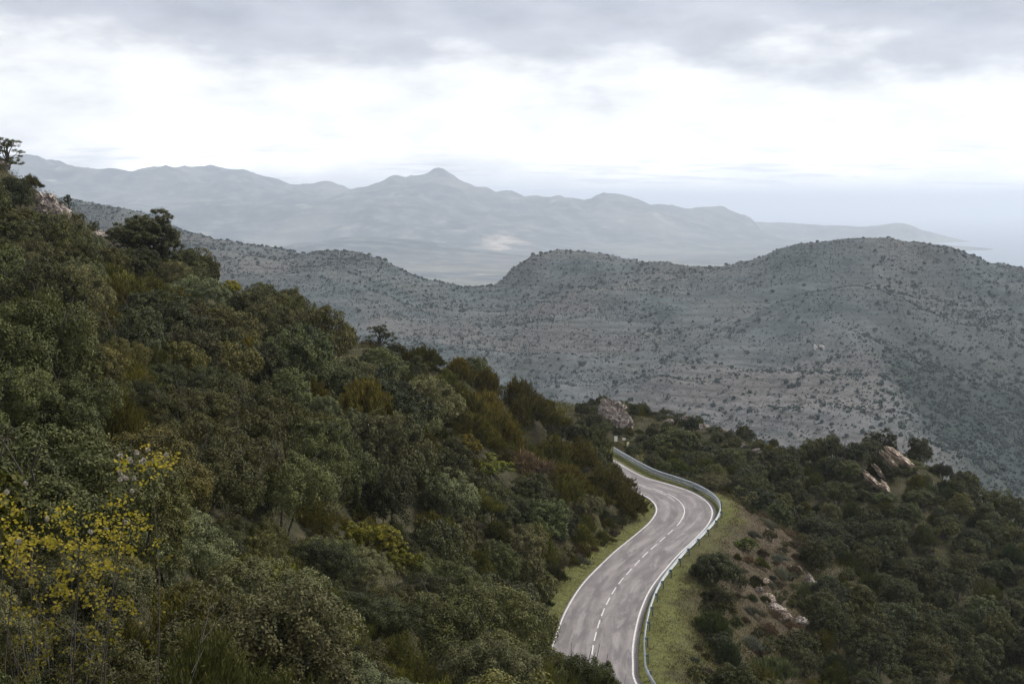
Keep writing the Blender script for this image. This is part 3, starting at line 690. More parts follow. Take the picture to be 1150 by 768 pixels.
# ------------------------------------------------------------------ undergrowth, grass (nobody could count them)
def cover(name, n, region, accept, mat, per, spread, Lg, W, upw, label, cat, seed, hgt=.3, dense=1):
    rng = np.random.default_rng(seed); xlo, xhi, ylo, yhi = region
    x = rng.uniform(xlo, xhi, n); y = rng.uniform(ylo, yhi, n); d, sg, j = road_dist(x, y); k = accept(x, y, d, sg, rng); x, y = x[k], y[k]
    z = ground(x, y); px, py, fw = project(np.stack([x, y, z])); k = (px > -60) & (px < 1210) & (py < 830) & (fw > 10); x, y, z = x[k], y[k], z[k]
    m_ = len(x); C = np.repeat(np.stack([x, y, z], 1), per, 0); off = rng.normal(size=(len(C), 3)) * spread * np.array([1, 1, 0]); C = C + off
    hh = rng.uniform(0.05, 1, (len(C))) * hgt * np.repeat(rng.uniform(.5, 1.3, m_), per); C[:, 2] = ground(C[:, 0], C[:, 1]) + hh if per * m_ < 400000 else C[:, 2] + hh
    A = unit(np.stack([rng.normal(size=len(C)) * .5, rng.normal(size=len(C)) * .5, np.full(len(C), upw)], 1)); Nn = unit(np.cross(A, rng.normal(size=A.shape)))
    V, F_ = leafset(C, Nn, rng.uniform(.6, 1.3, len(C)) * Lg, rng.uniform(.7, 1.3, len(C)) * W, rng=rng, along=A)
    T = np.clip(.45 + np.repeat(rng.uniform(-.25, .25, m_), per) + rng.normal(size=len(C)) * .15, 0, 1)
    o = link(name, mesh_np(name, V, F_, mat, False, {'tint': ('FACE', T)})); stuff(o, label, cat); return o
cover('undergrowth', 50000, (-62, 85, 14, 225), lambda x, y, d, sg, r: (d > np.where(sg < 0, 4.6, 6.)) & ((grassy(x, y, d, sg) < .5) | (sg < 0)) & (drybrown(x, y) < .6), M['heath'], 22, .32, .20, .045, .7, 'low green undergrowth filling the gaps between bushes', 'undergrowth', 5, .62)
cover('dry_undergrowth', 60000, (-50, 85, 60, 225), lambda x, y, d, sg, r: (d > 4.8) & (((drybrown(x, y) > .15) & (sg > 0)) | (r.random(len(x)) < .08) | ((d < 13) & (sg > 0) & (r.random(len(x)) < .5))), M['drygrass'], 18, .26, .24, .03, .8, 'dry brown grass and dead stalks on the slopes', 'dry grass', 6, .48)
cover('verge_grass', 15000, (-5, 40, 84, 205), lambda x, y, d, sg, r: (d > np.where(sg > 0, 3.2, 2.98) + (r.random(len(x)) ** 2) * .5) & (grassy(x, y, d, sg) > .3) & (fbm(x / 1.2, y / 1.2, s=91, o=3) > .38), M['grass'], 20, .22, .16, .022, 1., 'green grass on the road verge', 'grass', 8, .16)
cover('bank_grass', 9000, (-8, 18, 88, 175), lambda x, y, d, sg, r: (d > 4.6) & (d < 9.5) & (sg < 0), M['drygrass'], 18, .2, .26, .02, .8, 'yellowed tufts of grass on the cut bank', 'grass', 9, .3)

# ------------------------------------------------------------------ rocks
m, nt, b, out = newmat('weathered_rock')
p = N(nt, 'ShaderNodeTexCoord').outputs['Object']
n1 = noise(nt, p, 1.6, 6, .7); n2 = noise(nt, p, 3.2, 6, .75)
c = ramp(nt, n1, [(.3, (.12, .10, .09)), (.48, (.34, .29, .25)), (.65, (.56, .49, .43))])
c = mix(nt, ramp(nt, n2, [(.38, .9), (.48, 0.)]), c, (.05, .045, .04))
oi = N(nt, 'ShaderNodeObjectInfo'); c = mix(nt, 1., c, oi.outputs['Color'], 'MULTIPLY')
L(nt, c, b.inputs['Base Color']); b.inputs['Roughness'].default_value = .9; b.inputs['Specular IOR Level'].default_value = .2; bump(nt, n2, .9, .2, b)
ROCK = m
def ico(sub):
    import bmesh
    bm = bmesh.new(); bmesh.ops.create_icosphere(bm, subdivisions=sub, radius=1); V = np.array([v.co[:] for v in bm.verts]); F_ = np.array([[v.index for v in f.verts] for f in bm.faces]); bm.free(); return V, F_
IV, IF = ico(5)
def rockmesh(seed, strata=(0.3, 0.2, 1)):
    """broken bedrock: blocks split along joints, each block shifted, cut by random flat faces"""
    rng = np.random.default_rng(seed); V = IV.copy()
    s = unit(np.array(strata)); e1 = unit(np.cross(s, [.3, .1, .9])); e2 = np.cross(s, e1)
    a = np.floor((V @ s) * 2.6 + (vnoise(V[:, 0] * 2, V[:, 1] * 2, V[:, 2] * 2, seed) - .5) * .8); b = np.floor((V @ e1) * 1.7 + a * .37); c = np.floor((V @ e2) * 1.3 + a * .61)
    r = .62 + .55 * _h(a, b, c, seed)
    for k in range(10):
        nrm = unit(rng.normal(size=3)); h = rng.uniform(.55, .95); q = V @ nrm; r = np.minimum(r, np.where(q > .05, h / np.maximum(q, .05), 9))
    V = V * np.minimum(r, 1.25)[:, None]
    n = fbm(V[:, 0] * 2.5 + seed, V[:, 1] * 2.5, V[:, 2] * 2.5, s=seed + 5, o=5) - .5; cr = abs(fbm(V[:, 0] * 4 + seed, V[:, 1] * 4, V[:, 2] * 4, s=seed + 9, o=3) - .5)
    V = V * (1 + n * .5 - .28 * (1 - sst(0, .05, cr)))[:, None]
    return mesh_np('rock', V, IF, ROCK, False)
RM = [rockmesh(i + 1, s_) for i, s_ in enumerate([(.3, .2, 1), (1, .1, .5), (.8, .3, .7), (.2, .6, .8), (.9, 0, .5), (.1, .2, 1)])]
def rock(px, py, w, h, label, mi=0, Y=None, rot=0, tilt=(0, 0), tint=(1, 1, 1, 1), dpt=None, name='rock_outcrop', group=None, sink=.35):
    q = at(px, py, Y) if Y else ground_hit(px, py, h * .3)
    if q is None: q = at(px, py, 180)
    o = link(name, RM[mi % len(RM)]); x, y = q[0], q[1]; zz = gz(x, y); o.location = (x, y, zz + h * (.5 - sink)); w *= .88; h *= .9; o.scale = (w * .5, (dpt or w) * .5, h * .5 * 1.25); o.rotation_euler = (tilt[0], tilt[1], rot)
    o.color = tint; tag(o, label, 'rock', group); return o
pk = (.86, .86, .88, 1); wm = (1.0, .94, .86, 1)
rock(684, 474, 3.4, 5.0, 'tallest jagged grey-pink block of the crag beside the far end of the road', 0, Y=203.5, rot=.4, tint=pk, dpt=3, sink=.25)
rock(693, 474, 3.2, 4.4, 'right-hand summit block of the jagged crag', 2, Y=204, rot=2.2, tint=pk, dpt=3, sink=.25)
rock(697, 485, 3.4, 3.8, 'broken lower right shoulder of the crag directly behind the signs', 1, Y=201.5, rot=1.9, tint=pk, dpt=3.2, sink=.2)
rock(704, 484, 2.2, 3.0, 'outermost right toe of the crag, above the yellowish sign', 5, Y=202, rot=1.1, tint=pk, dpt=2.2, sink=.2)
rock(677, 480, 2.0, 4.0, 'narrow upright fin on the left side of the crag', 3, Y=203, rot=.9, tint=pk, sink=.2)
rock(684, 482, 2.6, 3.2, 'front foot block of the crag above the hidden road', 4, Y=201, rot=.2, tint=pk, sink=.2)
for i, (px, py, w, h, lb) in enumerate([(730, 462, 1.8, 1.3, 'small pale boulder on the far ridge right of the crag'), (753, 475, 2.6, .9, 'long low rock shelf half way along the far ridge'), (769, 469, 2.0, 1.6, 'pinkish pointed boulder on the far ridge skyline'), (790, 478, 2.6, 1.2, 'sloping grey slab on the far ridge right of the pointed boulder'),
        (812, 484, 1.8, 1.6, 'warm-coloured boulder where the far ridge starts to drop'), (832, 496, 3.2, 1.1, 'pale slab on the descending far ridge'), (850, 500, 2.4, 1.2, 'broken boulder low on the descending far ridge'), (868, 508, 3.0, 1.0, 'last long slab at the bottom of the far ridge'), (777, 474, 1.2, .8, 'little stone beside the pointed boulder on the far ridge')]):
    rock(px, py, w, h, lb, i, Y=[213, 209, 212, 210, 207, 203, 200, 195, 212][i], rot=i * 1.3, tint=pk if i != 4 else wm)
for i, (px, py, w, h, lb, tl) in enumerate([(1010, 513, 1.5, 4.6, 'large pale slanting slab on top of the right-hand knoll', -.85), (1003, 521, 1.1, 4.2, 'slanting slab left of the largest one on the right-hand knoll', -.8), (1019, 519, 1.1, 4.0, 'narrow slanting slab on the right flank of the knoll summit rocks', -.9), (942, 514, 1.6, 1.5, 'warm boulder on the left part of the knoll top', .2), (957, 518, 1.3, 1.1, 'small warm boulder right of another on the knoll top', .1),
        (988, 531, .9, 2.6, 'upper tooth of the rock rib below the knoll summit', -.7), (982, 541, 1.1, 3.4, 'middle slab of the rock rib below the knoll summit', -.8), (996, 550, 1.0, 3.0, 'yellow-tinged lower slab of the rock rib on the knoll', -.5), (974, 534, 1.0, 1.8, 'left stone of the rock rib below the knoll summit', -.6), (1031, 551, 2.4, 1.1, 'low flat rock on the right side below the knoll summit', .4)]):
    rock(px, py, w, h, lb, [2, 4, 1, 3, 5, 4, 2, 1, 0, 3][i], rot=0, tilt=(.1, tl), tint=wm, dpt=max(w, 1.6), sink=.22)
for i, (px, py, w, h, lb) in enumerate([(866, 552, 1.0, 1.8, 'pale upright stone at the left foot of the knoll'), (876, 560, 1.2, 1.6, 'second pale stone at the left foot of the knoll'), (886, 566, 1.3, 2.0, 'split stone at the left foot of the knoll beside dry earth'), (940, 607, 1.7, 1.9, 'grey boulder between bushes in the middle of the knoll'), (911, 652, 1.1, 1.9, 'warm upright rock below the big round bush'), (1048, 620, .8, 1.3, 'pale pointed stone among bushes on the right of the knoll'), (1137, 652, 1.2, .8, 'small pale stone near the right edge of the picture'),
        (864, 672, 1.6, 1.0, 'upper stone of the rocky scar on the dry slope'), (872, 684, 2.0, 1.2, 'middle stone of the rocky scar on the dry slope'), (880, 692, 2.2, 1.2, 'lowest stone of the rocky scar on the dry slope'), (899, 697, 1.6, 1.1, 'grey stone just right of the rocky scar'), (857, 653, 1.4, .4, 'thin flat white stone above the rocky scar'), (852, 662, .9, .7, 'small stone at the head of the rocky scar'), (895, 640, 1.5, .9, 'low stone on dry earth left of the warm upright rock')]):
    rock(px, py, w, h, lb, i + 1, rot=i * .9, tilt=(.2, .3), tint=wm if i % 2 else pk, sink=.28)
for i, (px, py, w, h, lb) in enumerate([(54, 224, 2.8, 2.2, 'largest pale rock on the upper left crest'), (68, 234, 2.6, 2.2, 'right-hand pale rock of the cluster on the left crest'), (48, 236, 2.0, 1.8, 'lower stone of the pale cluster on the left crest'), (44, 216, 1.2, .9, 'small stone at the top of the pale cluster on the left crest'), (74, 240, 1.6, 1.2, 'end stone of the pale cluster on the left crest'), (3, 184, 1.6, 1.6, 'pale rock under the top crest tree'), (108, 264, 2.8, 1.0, 'flat slab low on the crest left of the tall oaks'), (126, 273, 2.2, .9, 'pinkish slab at the left foot of the tall skyline oaks')]):
    rock(px, py, w, h, lb, i, Y=[144, 143, 141, 145, 143, 149, 147, 146][i], rot=i * .7, tilt=(.3, .2), tint=pk, sink=.15)
rock(697, 562, .1, .1, 'x', 0) if False else None

# ------------------------------------------------------------------ roadside signs
def sign(px, pyb, Y, h, w, hh, face, lean, label, round_=False):
    q = at(px, pyb, Y); z = gz(q[0], q[1]); e = empty('road_sign', (q[0], q[1], z)); e.rotation_euler = (0, lean, .15); tag(e, label, 'sign')
    v, f_ = tube([(0, 0, -.3), (0, 0, h * .5), (0, 0, h)], [.035, .035, .035], 8); link('post', mesh_np('post', v, f_, M['postbrown'], True), e)
    import bmesh
    bm = bmesh.new()
    if round_: bmesh.ops.create_cone(bm, cap_ends=True, segments=28, radius1=w / 2, radius2=w / 2, depth=.03, matrix=Matrix.Translation((0, -.05, h - hh / 2)) @ Matrix.Rotation(math.pi / 2, 4, 'X') @ Matrix.Scale(hh / w, 4, (0, 1, 0)))
    else:
        bmesh.ops.create_cube(bm, size=1, matrix=Matrix.Translation((0, -.055, h - hh / 2)) @ Matrix.Diagonal((w, .03, hh, 1)))
        bmesh.ops.bevel(bm, geom=[e_ for e_ in bm.edges], offset=.008, segments=2, affect='EDGES')
    me = bpy.data.meshes.new('panel'); bm.to_mesh(me); bm.free(); me.materials.append(face); link('panel', me, e)
def plain(name, col, rough=.5):
    m, nt, b, out = newmat(name); n = noise(nt, pos(nt), 9, 4); L(nt, mix(nt, n, tuple(v * .8 for v in col), col), b.inputs['Base Color']); b.inputs['Roughness'].default_value = rough; return m
M['postbrown'] = plain('rusty_post', (.16, .09, .05), .8); W_ = plain('sign_white', (.80, .78, .74)); Yl = plain('sign_yellow', (.78, .70, .42))
sign(691.5, 500, 187, 2.05, .42, .72, W_, 0, 'tall narrow white sign at the far end of the guardrail, left of two others')
sign(699.2, 501, 186, 2.2, .42, .30, W_, .08, 'small white rectangular sign on a leaning rusty post beyond the guardrail')
sign(705, 498, 187, 1.7, .32, .62, Yl, 0, 'narrow yellowish sign on a thin post, rightmost of the three by the road')

# ------------------------------------------------------------------ foreground plants at the lower left
def spline3(P):
    P = np.array(P); t = np.linspace(0, 4, 17); Q = np.stack([np.interp(t, range(5), P[:, k]) for k in range(3)], 1)
    for _ in range(5): Q[1:-1] = (Q[:-2] + 2 * Q[1:-1] + Q[2:]) / 4
    return Q
def fg_vine():
    rng = np.random.default_rng(55)
    q = at(40, 760, 17.5); z = gz(q[0], q[1]); e = empty('climbing_vine', (q[0], q[1], z)); tag(e, 'yellow-leaved climbing vine with fluffy seed heads over dark stems, lower left corner', 'vine')
    o = np.array([q[0], q[1], z]); parts = []; LC, LN, LT, SCn = [], [], [], []
    tops = [(165, 505, 1), (152, 515, .8), (140, 535, .7), (100, 560, .5), (128, 555, .5), (75, 565, .6), (50, 570, .5), (25, 575, .6), (8, 560, .4), (60, 590, .6), (110, 590, .7), (130, 600, .5), (20, 610, .5), (-10, 590, .4), (90, 600, .7), (35, 545, .2), (148, 585, .3), (120, 625, .3), (60, 615, .6), (30, 590, .6), (80, 610, .6), (-20, 620, .5), (0, 600, .5)]
    for (px, py, dn) in tops:
        Yd = rng.uniform(16.2, 18.6); tp = at(px, py, Yd) - o; bx = tp[0] * .6 + rng.uniform(-.45, .45); b0 = np.array([bx, tp[1] * .5 + rng.uniform(-.2, .2), -.2])
        mid = (tp + b0) / 2 + rng.normal(size=3) * np.array([.22, .2, .1]); P = [b0, (b0 + mid) / 2 + rng.normal(size=3) * .03, mid, (mid + tp) / 2 + rng.normal(size=3) * .04, tp]
        if rng.random() < .6: parts.append(tube(spline3(P), np.linspace(.015, .004, 17) * rng.uniform(.6, 1.3), 5))
        for c_ in range(int(12 * dn) + 3):
            n = int(rng.integers(8, 20)); s = rng.uniform(0, 1) ** 1.8 * .8; hz_ = tp + (mid - tp) * s * 1.3 + rng.normal(size=3) * np.array([.2, .2, .06])
            LC.append(hz_ + rng.normal(size=(n, 3)) * np.array([.055, .055, .035])); LN.append(rng.normal(size=(n, 3)) * .55 + np.array([0, -.7, 1])); LT.append(np.clip(.8 - 1.1 * s + rng.normal(size=n) * .16, 0, 1))
        for k in range(int((rng.integers(3, 7) if py < 540 else rng.integers(0, 2)))): SCn.append(tp + rng.normal(size=3) * np.array([.09, .09, .05]))
    v, f_ = join(parts); link('stem', mesh_np('stem', v, f_, M['bark'], True), e)
    C = np.concatenate(LC); V, F_ = leafset(C, np.concatenate(LN), rng.uniform(.03, .065, len(C)), rng.uniform(.025, .05, len(C)), rng=rng)
    link('foliage', mesh_np('foliage', V, F_, M['vineyellow'], False, {'tint': ('FACE', np.concatenate(LT))}), e)
    SCn = np.array(SCn); n = 90; C = np.repeat(SCn, n, 0); A = unit(rng.normal(size=C.shape)); C = C + A * .02
    V, F_ = leafset(C, np.cross(A, rng.normal(size=A.shape)), .036, .008, rng=rng, along=A)
    link('seed_head', mesh_np('seed_head', V, F_, M['seed'], False, {'tint': ('FACE', rng.random(len(C)))}), e)['kind'] = 'stuff'
fg_vine()
# bare grey stalks rising between the near bushes
def stalks(px, py, Y, n, h, spread, label, seed, lean=.3):
    rng = np.random.default_rng(seed); q = at(px, py, Y); z = gz(q[0], q[1]); e = link('bare_stems', None) if False else None
    parts = []
    for k in range(n):
        b0 = np.array([rng.normal() * spread * .5, rng.normal() * spread * .5, -.1]); d = unit(np.array([rng.normal() * lean, rng.normal() * lean, 1.])); hh = h * rng.uniform(.5, 1.1)
        P = [b0 + d * hh * t_ + np.array([rng.normal(), rng.normal(), 0]) * .03 * t_ * hh for t_ in np.linspace(0, 1, 6)]
        parts.append(tube(P, np.linspace(.011, .003, 6), 4))
        for j in range(5):
            t_ = rng.uniform(.4, .9); s0 = b0 + d * hh * t_; dd = unit(d + rng.normal(size=3) * .55); ll = hh * rng.uniform(.12, .3)
            parts.append(tube([s0, s0 + dd * ll * .5 + rng.normal(size=3) * .01, s0 + dd * ll], [.006, .004, .002], 4))
    v, f_ = join(parts); o = link('bare_bush', mesh_np('bare_bush', v, f_, M['palebark'], True)); o.location = (q[0], q[1], z); tag(o, label, 'bush')
stalks(95, 600, 24, 22, 3.4, 1.3, 'leafless grey stems rising behind the yellow vine', 61)
stalks(190, 640, 25, 26, 2.8, 1.4, 'thicket of thin leafless twigs right of the yellow vine', 62, .45)
stalks(235, 730, 28, 18, 2.0, 1.0, 'pale arching bare twigs at the bottom left', 63, .6)
stalks(20, 560, 24, 16, 2.6, 1.2, 'bare upright twigs at the far left behind the yellow vine', 64)
stalks(812, 700, 118, 10, 3.2, 1.6, 'pale bare branches showing through the dark bush right of the guardrail', 65, .5)

# ------------------------------------------------------------------ middle hills
HP = []
for a in [(110,240,1650),(170,242,1600),(230,264,1550),(300,277,1500),(340,285,1480),(395,283,1450),(450,302,1450),(500,317,1480),(545,322,1520),(575,302,1520),(600,287,1520),(625,281,1520),(700,290,1480),(760,297,1440),(820,297,1420),(870,282,1380),(920,272,1340),(970,268,1320),(1010,271,1320),(1060,277,1330),(1100,290,1340),(1150,302,1350),(1250,330,1380),(1400,350,1400),
    (-100,215,1700),(-400,170,1800),(-100,320,1350),
    (100,300,1350),(200,300,1320),(300,340,1180),(395,330,1230),(400,380,1060),(470,345,1250),(500,400,1020),(540,360,1220),(560,430,940),(580,350,1250),
    (620,340,1250),(640,400,1020),(600,470,850),(680,450,880),(700,350,1200),(760,400,1010),(800,340,1220),(760,470,820),(850,400,1010),(860,480,780),(880,340,1180),
    (950,320,1140),(930,375,1000),(960,420,900),(1010,465,800),(1070,520,700),(1130,575,620),(1000,530,680),
    (1010,330,1190),(1050,400,1060),(1090,460,930),(1130,520,800),(1180,600,680),
    (1100,340,1230),(1170,400,1080),(1180,460,980),(1250,500,950),(1130,300,1340),(300,290,1400),(340,296,1390),(395,296,1370),(450,318,1370),(500,334,1390),(545,342,1390),(545,350,1290),(500,350,1290)]:
    q = at(*a); HP.append((q[0], q[1], q[2] - 1.5))
for x, y in [(-900, 1900), (-500, 1900), (-200, 1850), (0, 1850), (200, 1850), (450, 1750), (700, 1750), (1100, 1800)]: HP.append((x, y, -150))
for x, y in [(-1500, 2600), (-500, 2700), (0, 2700), (700, 2600), (1500, 2500)]: HP.append((x, y, -262))
for x, y in [(-600, 400), (-300, 420), (0, 450), (200, 430), (400, 400)]: HP.append((x, y, -190))
for x, y in [(-800, 0), (0, 250), (0, 0), (800, 0), (200, 250), (-300, 200)]: HP.append((x, y, -200))
HP += [(-1500, 1500, 60), (1700, 1300, -160), (-1300, 600, -60), (1300, 500, -230)]
def h_noise(x, y): return (ridged(x / 330, y / 330, 5, 4) - .5) * 34 + (ridged(x / 90, y / 110, 7, 3) - .5) * 9 + (fbm(x / 60, y / 60, s=15, o=5) - .5) * 8
HP = np.array(HP); HP[:, 2] -= h_noise(HP[:, 0], HP[:, 1])
h_rbf = RBF(HP, 500., 1e-5)
def hills_z(x, y, terr=True):
    g = h_rbf(x, y)
    g = g + h_noise(x, y)
    g = np.maximum(g, -268 + (fbm(x / 300, y / 300, s=2, o=4)) * 6)
    near = sst(380, 520, y); g = np.where(y < 520, np.minimum(g, -95 - (1 - near) * 60), g)
    if terr:
        s = 3.6; w = g / s + (fbm(x / 180, y / 180, s=25, o=3) - .5) * .9; fr = w - np.floor(w)
        mask = sst(.34, .5, fbm(x / 220, y / 220, s=35, o=3)) * sst(-160, -140, g)
        g = g + (sst(.55, .95, fr) - fr) * s * .6 * mask
    return g
def axis(lo, hi, flo, fhi, fine, coarse): return np.r_[np.arange(lo, flo, coarse), np.arange(flo, fhi, fine), np.arange(fhi, hi + coarse, coarse)]
def sky_fit(P, P0, targets, zf, rbf_s, scale, Ys, it=5):
    """nudge crest heights until the skyline they make stands at the measured angle"""
    rb = RBF(P, scale, rbf_s)
    for _ in range(it):
        for (i, px, py) in targets:
            d = ray(px, py); sl_ = d[0] / d[1]; yy_ = Ys; z = zf(sl_ * yy_, yy_, rb); a = ((z - CAMZ) / yy_).max(); k = int(((z - CAMZ) / yy_).argmax())
            P[i, 2] += np.clip((d[2] / d[1] - a) * P[i, 1], -25 * scale / 500, 25 * scale / 500) * .7
        rb = RBF(P, scale, rbf_s)
    return rb
CREST = [(170,242),(230,264),(300,277),(340,285),(395,283),(450,302),(500,317),(545,322),(575,302),(600,287),(625,281),(700,290),(760,297),(820,297),(870,282),(920,272),(970,268),(1010,271),(1060,277),(1100,290),(1150,302)]
h_rbf = sky_fit(HP, None, [(i + 1, a_, b_) for i, (a_, b_) in enumerate(CREST)], lambda x, y, rb: rb(x, y) + h_noise(x, y), 1e-5, 500., np.arange(1100., 1750., 12.), 7)
hx = axis(-2600, 2600, -620, 660, 3., 40); hy = axis(-600, 2900, 560, 1620, 3., 30)
HX, HY = np.meshgrid(hx, hy); hv = np.stack([HX.ravel(), HY.ravel(), hills_z(HX.ravel(), HY.ravel())], 1)
def ravine(x, y): return (1 - .8 * sst(930, 1150, y + 90 * (fbm(x / 120, y / 120, s=99, o=3) - .5))) * sst(4, 34, x - np.interp(y, [620, 700, 800, 900, 1000, 1140, 1320], [215, 205, 215, 225, 240, 275, 350])) * (1 - .75 * sst(60, 190, x - np.interp(y, [620, 700, 800, 900, 1000, 1140, 1320], [225, 225, 235, 250, 275, 320, 420])))
m, nt, b, out = newmat('scrubby_hill_ground')
p = pos(nt)
n0 = noise(nt, p, .006, 5, .6); n1 = noise(nt, p, .035, 6, .65); n2 = noise(nt, p, .22, 5, .7); sx = N(nt, 'ShaderNodeSeparateXYZ'); L(nt, p, sx.inputs[0])
c = ramp(nt, n1, [(.3, (.036, .050, .054)), (.5, (.068, .085, .090)), (.7, (.106, .122, .124))])  # blue cast of distant haze mixed into the ground colours
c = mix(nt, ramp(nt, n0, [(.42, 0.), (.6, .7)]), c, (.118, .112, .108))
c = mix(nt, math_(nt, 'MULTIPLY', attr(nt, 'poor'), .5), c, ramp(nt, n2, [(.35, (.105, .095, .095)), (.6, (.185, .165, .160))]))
wz = math_(nt, 'ADD', math_(nt, 'MULTIPLY', sx.outputs['Z'], 1 / 3.6), math_(nt, 'MULTIPLY', noise(nt, p, .01, 3), 2.2))
st = ramp(nt, math_(nt, 'FRACT', wz), [(.50, 0.), (.62, 1.), (.85, 1.), (.95, 0.)])
c = mix(nt, math_(nt, 'MULTIPLY', math_(nt, 'MULTIPLY', st, ramp(nt, n2, [(.40, .0), (.6, .9)])), ramp(nt, noise(nt, p, .009, 3), [(.4, .15), (.55, .8)])), c, (.045, .05, .040))
c = mix(nt, ramp(nt, n2, [(.32, .85), (.46, 0.)]), c, (.035, .043, .028))
c = mix(nt, ramp(nt, n2, [(.66, 0.), (.74, .6)]), c, (.20, .19, .18)); c = mix(nt, math_(nt, 'MULTIPLY', attr(nt, 'wood'), .85), c, mix(nt, n2, (.012, .019, .017), (.034, .048, .040)))
L(nt, c, b.inputs['Base Color']); b.inputs['Roughness'].default_value = 1.; b.inputs['Specular IOR Level'].default_value = .05; bump(nt, n2, 1., 1.6, b)
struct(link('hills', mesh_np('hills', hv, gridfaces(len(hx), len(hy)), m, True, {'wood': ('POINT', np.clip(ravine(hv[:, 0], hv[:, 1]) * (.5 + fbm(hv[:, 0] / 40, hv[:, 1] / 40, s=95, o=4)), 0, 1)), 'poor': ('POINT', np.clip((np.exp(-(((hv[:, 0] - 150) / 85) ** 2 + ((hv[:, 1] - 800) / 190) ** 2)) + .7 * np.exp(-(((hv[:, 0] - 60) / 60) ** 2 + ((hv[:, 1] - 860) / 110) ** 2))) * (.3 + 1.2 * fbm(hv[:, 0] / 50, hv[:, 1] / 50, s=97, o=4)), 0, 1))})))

# far scrub on the middle hills: thousands of bushes, nobody could count them
def far_scrub(name, n, region, dens, rlo, rhi, mat, seed, nt_=16):
    rng = np.random.default_rng(seed); x = rng.uniform(region[0], region[1], n); y = rng.uniform(region[2], region[3], n)
    k = dens(x, y, rng); x, y = x[k], y[k]; z = hills_z(x, y); px, py, fw = project(np.stack([x, y, z])); k = (px > -20) & (px < 1170) & (py < 640) & (z > -175); x, y, z = x[k], y[k], z[k]
    m_ = len(x); r = rlo + (rhi - rlo) * rng.random(m_) ** 3.5; C0 = np.stack([x, y, z + r * .45], 1)
    w = unit(rng.normal(size=(m_ * nt_, 3)) + np.array([0, 0, .25])); rr = np.repeat(r, nt_)[:, None]; C = np.repeat(C0, nt_, 0) + w * rr * np.array([.75, .75, .55])
    V, F_ = leafset(C, w + rng.normal(size=w.shape) * .35, rr[:, 0] * 1.15, rr[:, 0] * 1.0, rng=rng)
    T = np.clip(np.repeat(rng.uniform(.1, .6, m_), nt_) + rng.normal(size=len(C)) * .12, 0, 1)
    print(name, m_); o = link(name, mesh_np(name, V, F_, mat, False, {'tint': ('FACE', T)})); return o
def dens1(x, y, r):
    a = fbm(x / 55, y / 55, s=51, o=5) * .6 + fbm(x / 200, y / 200, s=53, o=2) * .4
    return r.random(len(x)) < np.clip((a - .40) * 2.4, .05, 1) * .55 + ravine(x, y) * .6
def dens2(x, y, r):
    a = fbm(x / 40, y / 40, s=57, o=4); return r.random(len(x)) < np.clip((a - .32) * 3, .12, 1)
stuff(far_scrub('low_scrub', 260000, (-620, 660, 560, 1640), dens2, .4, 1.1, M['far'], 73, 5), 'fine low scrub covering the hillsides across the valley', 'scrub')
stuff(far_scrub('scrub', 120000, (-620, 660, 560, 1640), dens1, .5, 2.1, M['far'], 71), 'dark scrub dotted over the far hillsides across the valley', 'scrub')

# ------------------------------------------------------------------ far mountains, coast and sea
SEA = -270.
MP = []
for px, py, Y in [(-400,176,12500),(-150,174,12500),(20,176,12500),(60,180,12400),(100,190,12300),(150,194,12300),(200,188,12200),(260,190,12000),(300,198,12000),(350,206,12000),(420,206,11800),(450,198,11700),(480,194,11700),(495,190,11700),(507,195,11700),(530,207,11700),(570,213,11700),(620,220,11700),(680,217,11700),(720,225,11800),(760,231,11900),(800,232,12000),(840,242,12000),(880,253,12000),(930,253,12000),(980,255,12000),(1020,252,12000),(1050,265,11900),
    (400,232,10000),(500,225,10200),(600,240,10300),(300,228,10300),(180,222,10500),(700,245,10500),(800,253,10900),(60,215,10500),(450,245,9300),(250,250,9300),(560,252,9600),(650,262,10000),(880,268,11200),(980,272,11300),
    (330,282,7600),(400,266,7600),(460,272,7700),(520,283,7800),(380,290,6600),(440,290,6600)]:
    q = at(px, py, Y); MP.append((q[0], q[1], q[2]))
for x, y in [(-4500, 7000), (-3200, 7500), (-2200, 8200), (-1000, 5000), (200, 5200), (0, 8700), (-1200, 8700), (800, 9200), (1400, 9700), (2300, 10500), (3200, 10900), (-2500, 5000), (1500, 6000), (600, 7500), (1100, 8000), (1600, 8500), (2200, 9300), (1300, 6900), (2100, 7900), (2600, 10000)]: MP.append((x, y, SEA + 26))
for x, y in [(3400, 9300), (4100, 10800), (4300, 12000), (4500, 13000), (3000, 14500), (5200, 11000), (0, 15500), (-3000, 15500), (3400, 8000)]: MP.append((x, y, SEA - 60))
m_rbf = RBF(MP, 4000., 1e-4)
def mount_z(x, y, rbf=None):
    g = (rbf or m_rbf)(x, y); h = np.clip((g - SEA) / 300., 0, 1)
    rg = ridged(x / 1500 + 3, y / 1500, 61, 5)
    g = g + (rg - .55) * 240 * h + (fbm(x / 300, y / 300, s=65, o=5) - .5) * 30 * (h + .12) + (ridged(x / 620, y / 620, 63, 5) - .5) * 120 * h
    return g
MP = np.array(MP); MP0 = MP.copy()
for _ in range(3): MP[:, 2] += (MP0[:, 2] - mount_z(MP0[:, 0], MP0[:, 1])) * .9; m_rbf = RBF(MP, 4000., 1e-4)
MC = [(20,176),(60,180),(100,190),(150,194),(200,188),(260,190),(300,198),(350,206),(420,205),(450,198),(480,194),(495,189),(507,195),(530,207),(570,213),(620,220),(680,217),(720,225),(760,231),(800,232),(840,242),(880,253),(930,253),(980,255),(1020,252),(1050,265)]
m_rbf = sky_fit(MP, None, [(i + 2, a_, b_) for i, (a_, b_) in enumerate(MC)], lambda x, y, rb: mount_z(x, y, rb), 1e-4, 4000., np.arange(10500., 13600., 40.), 7)
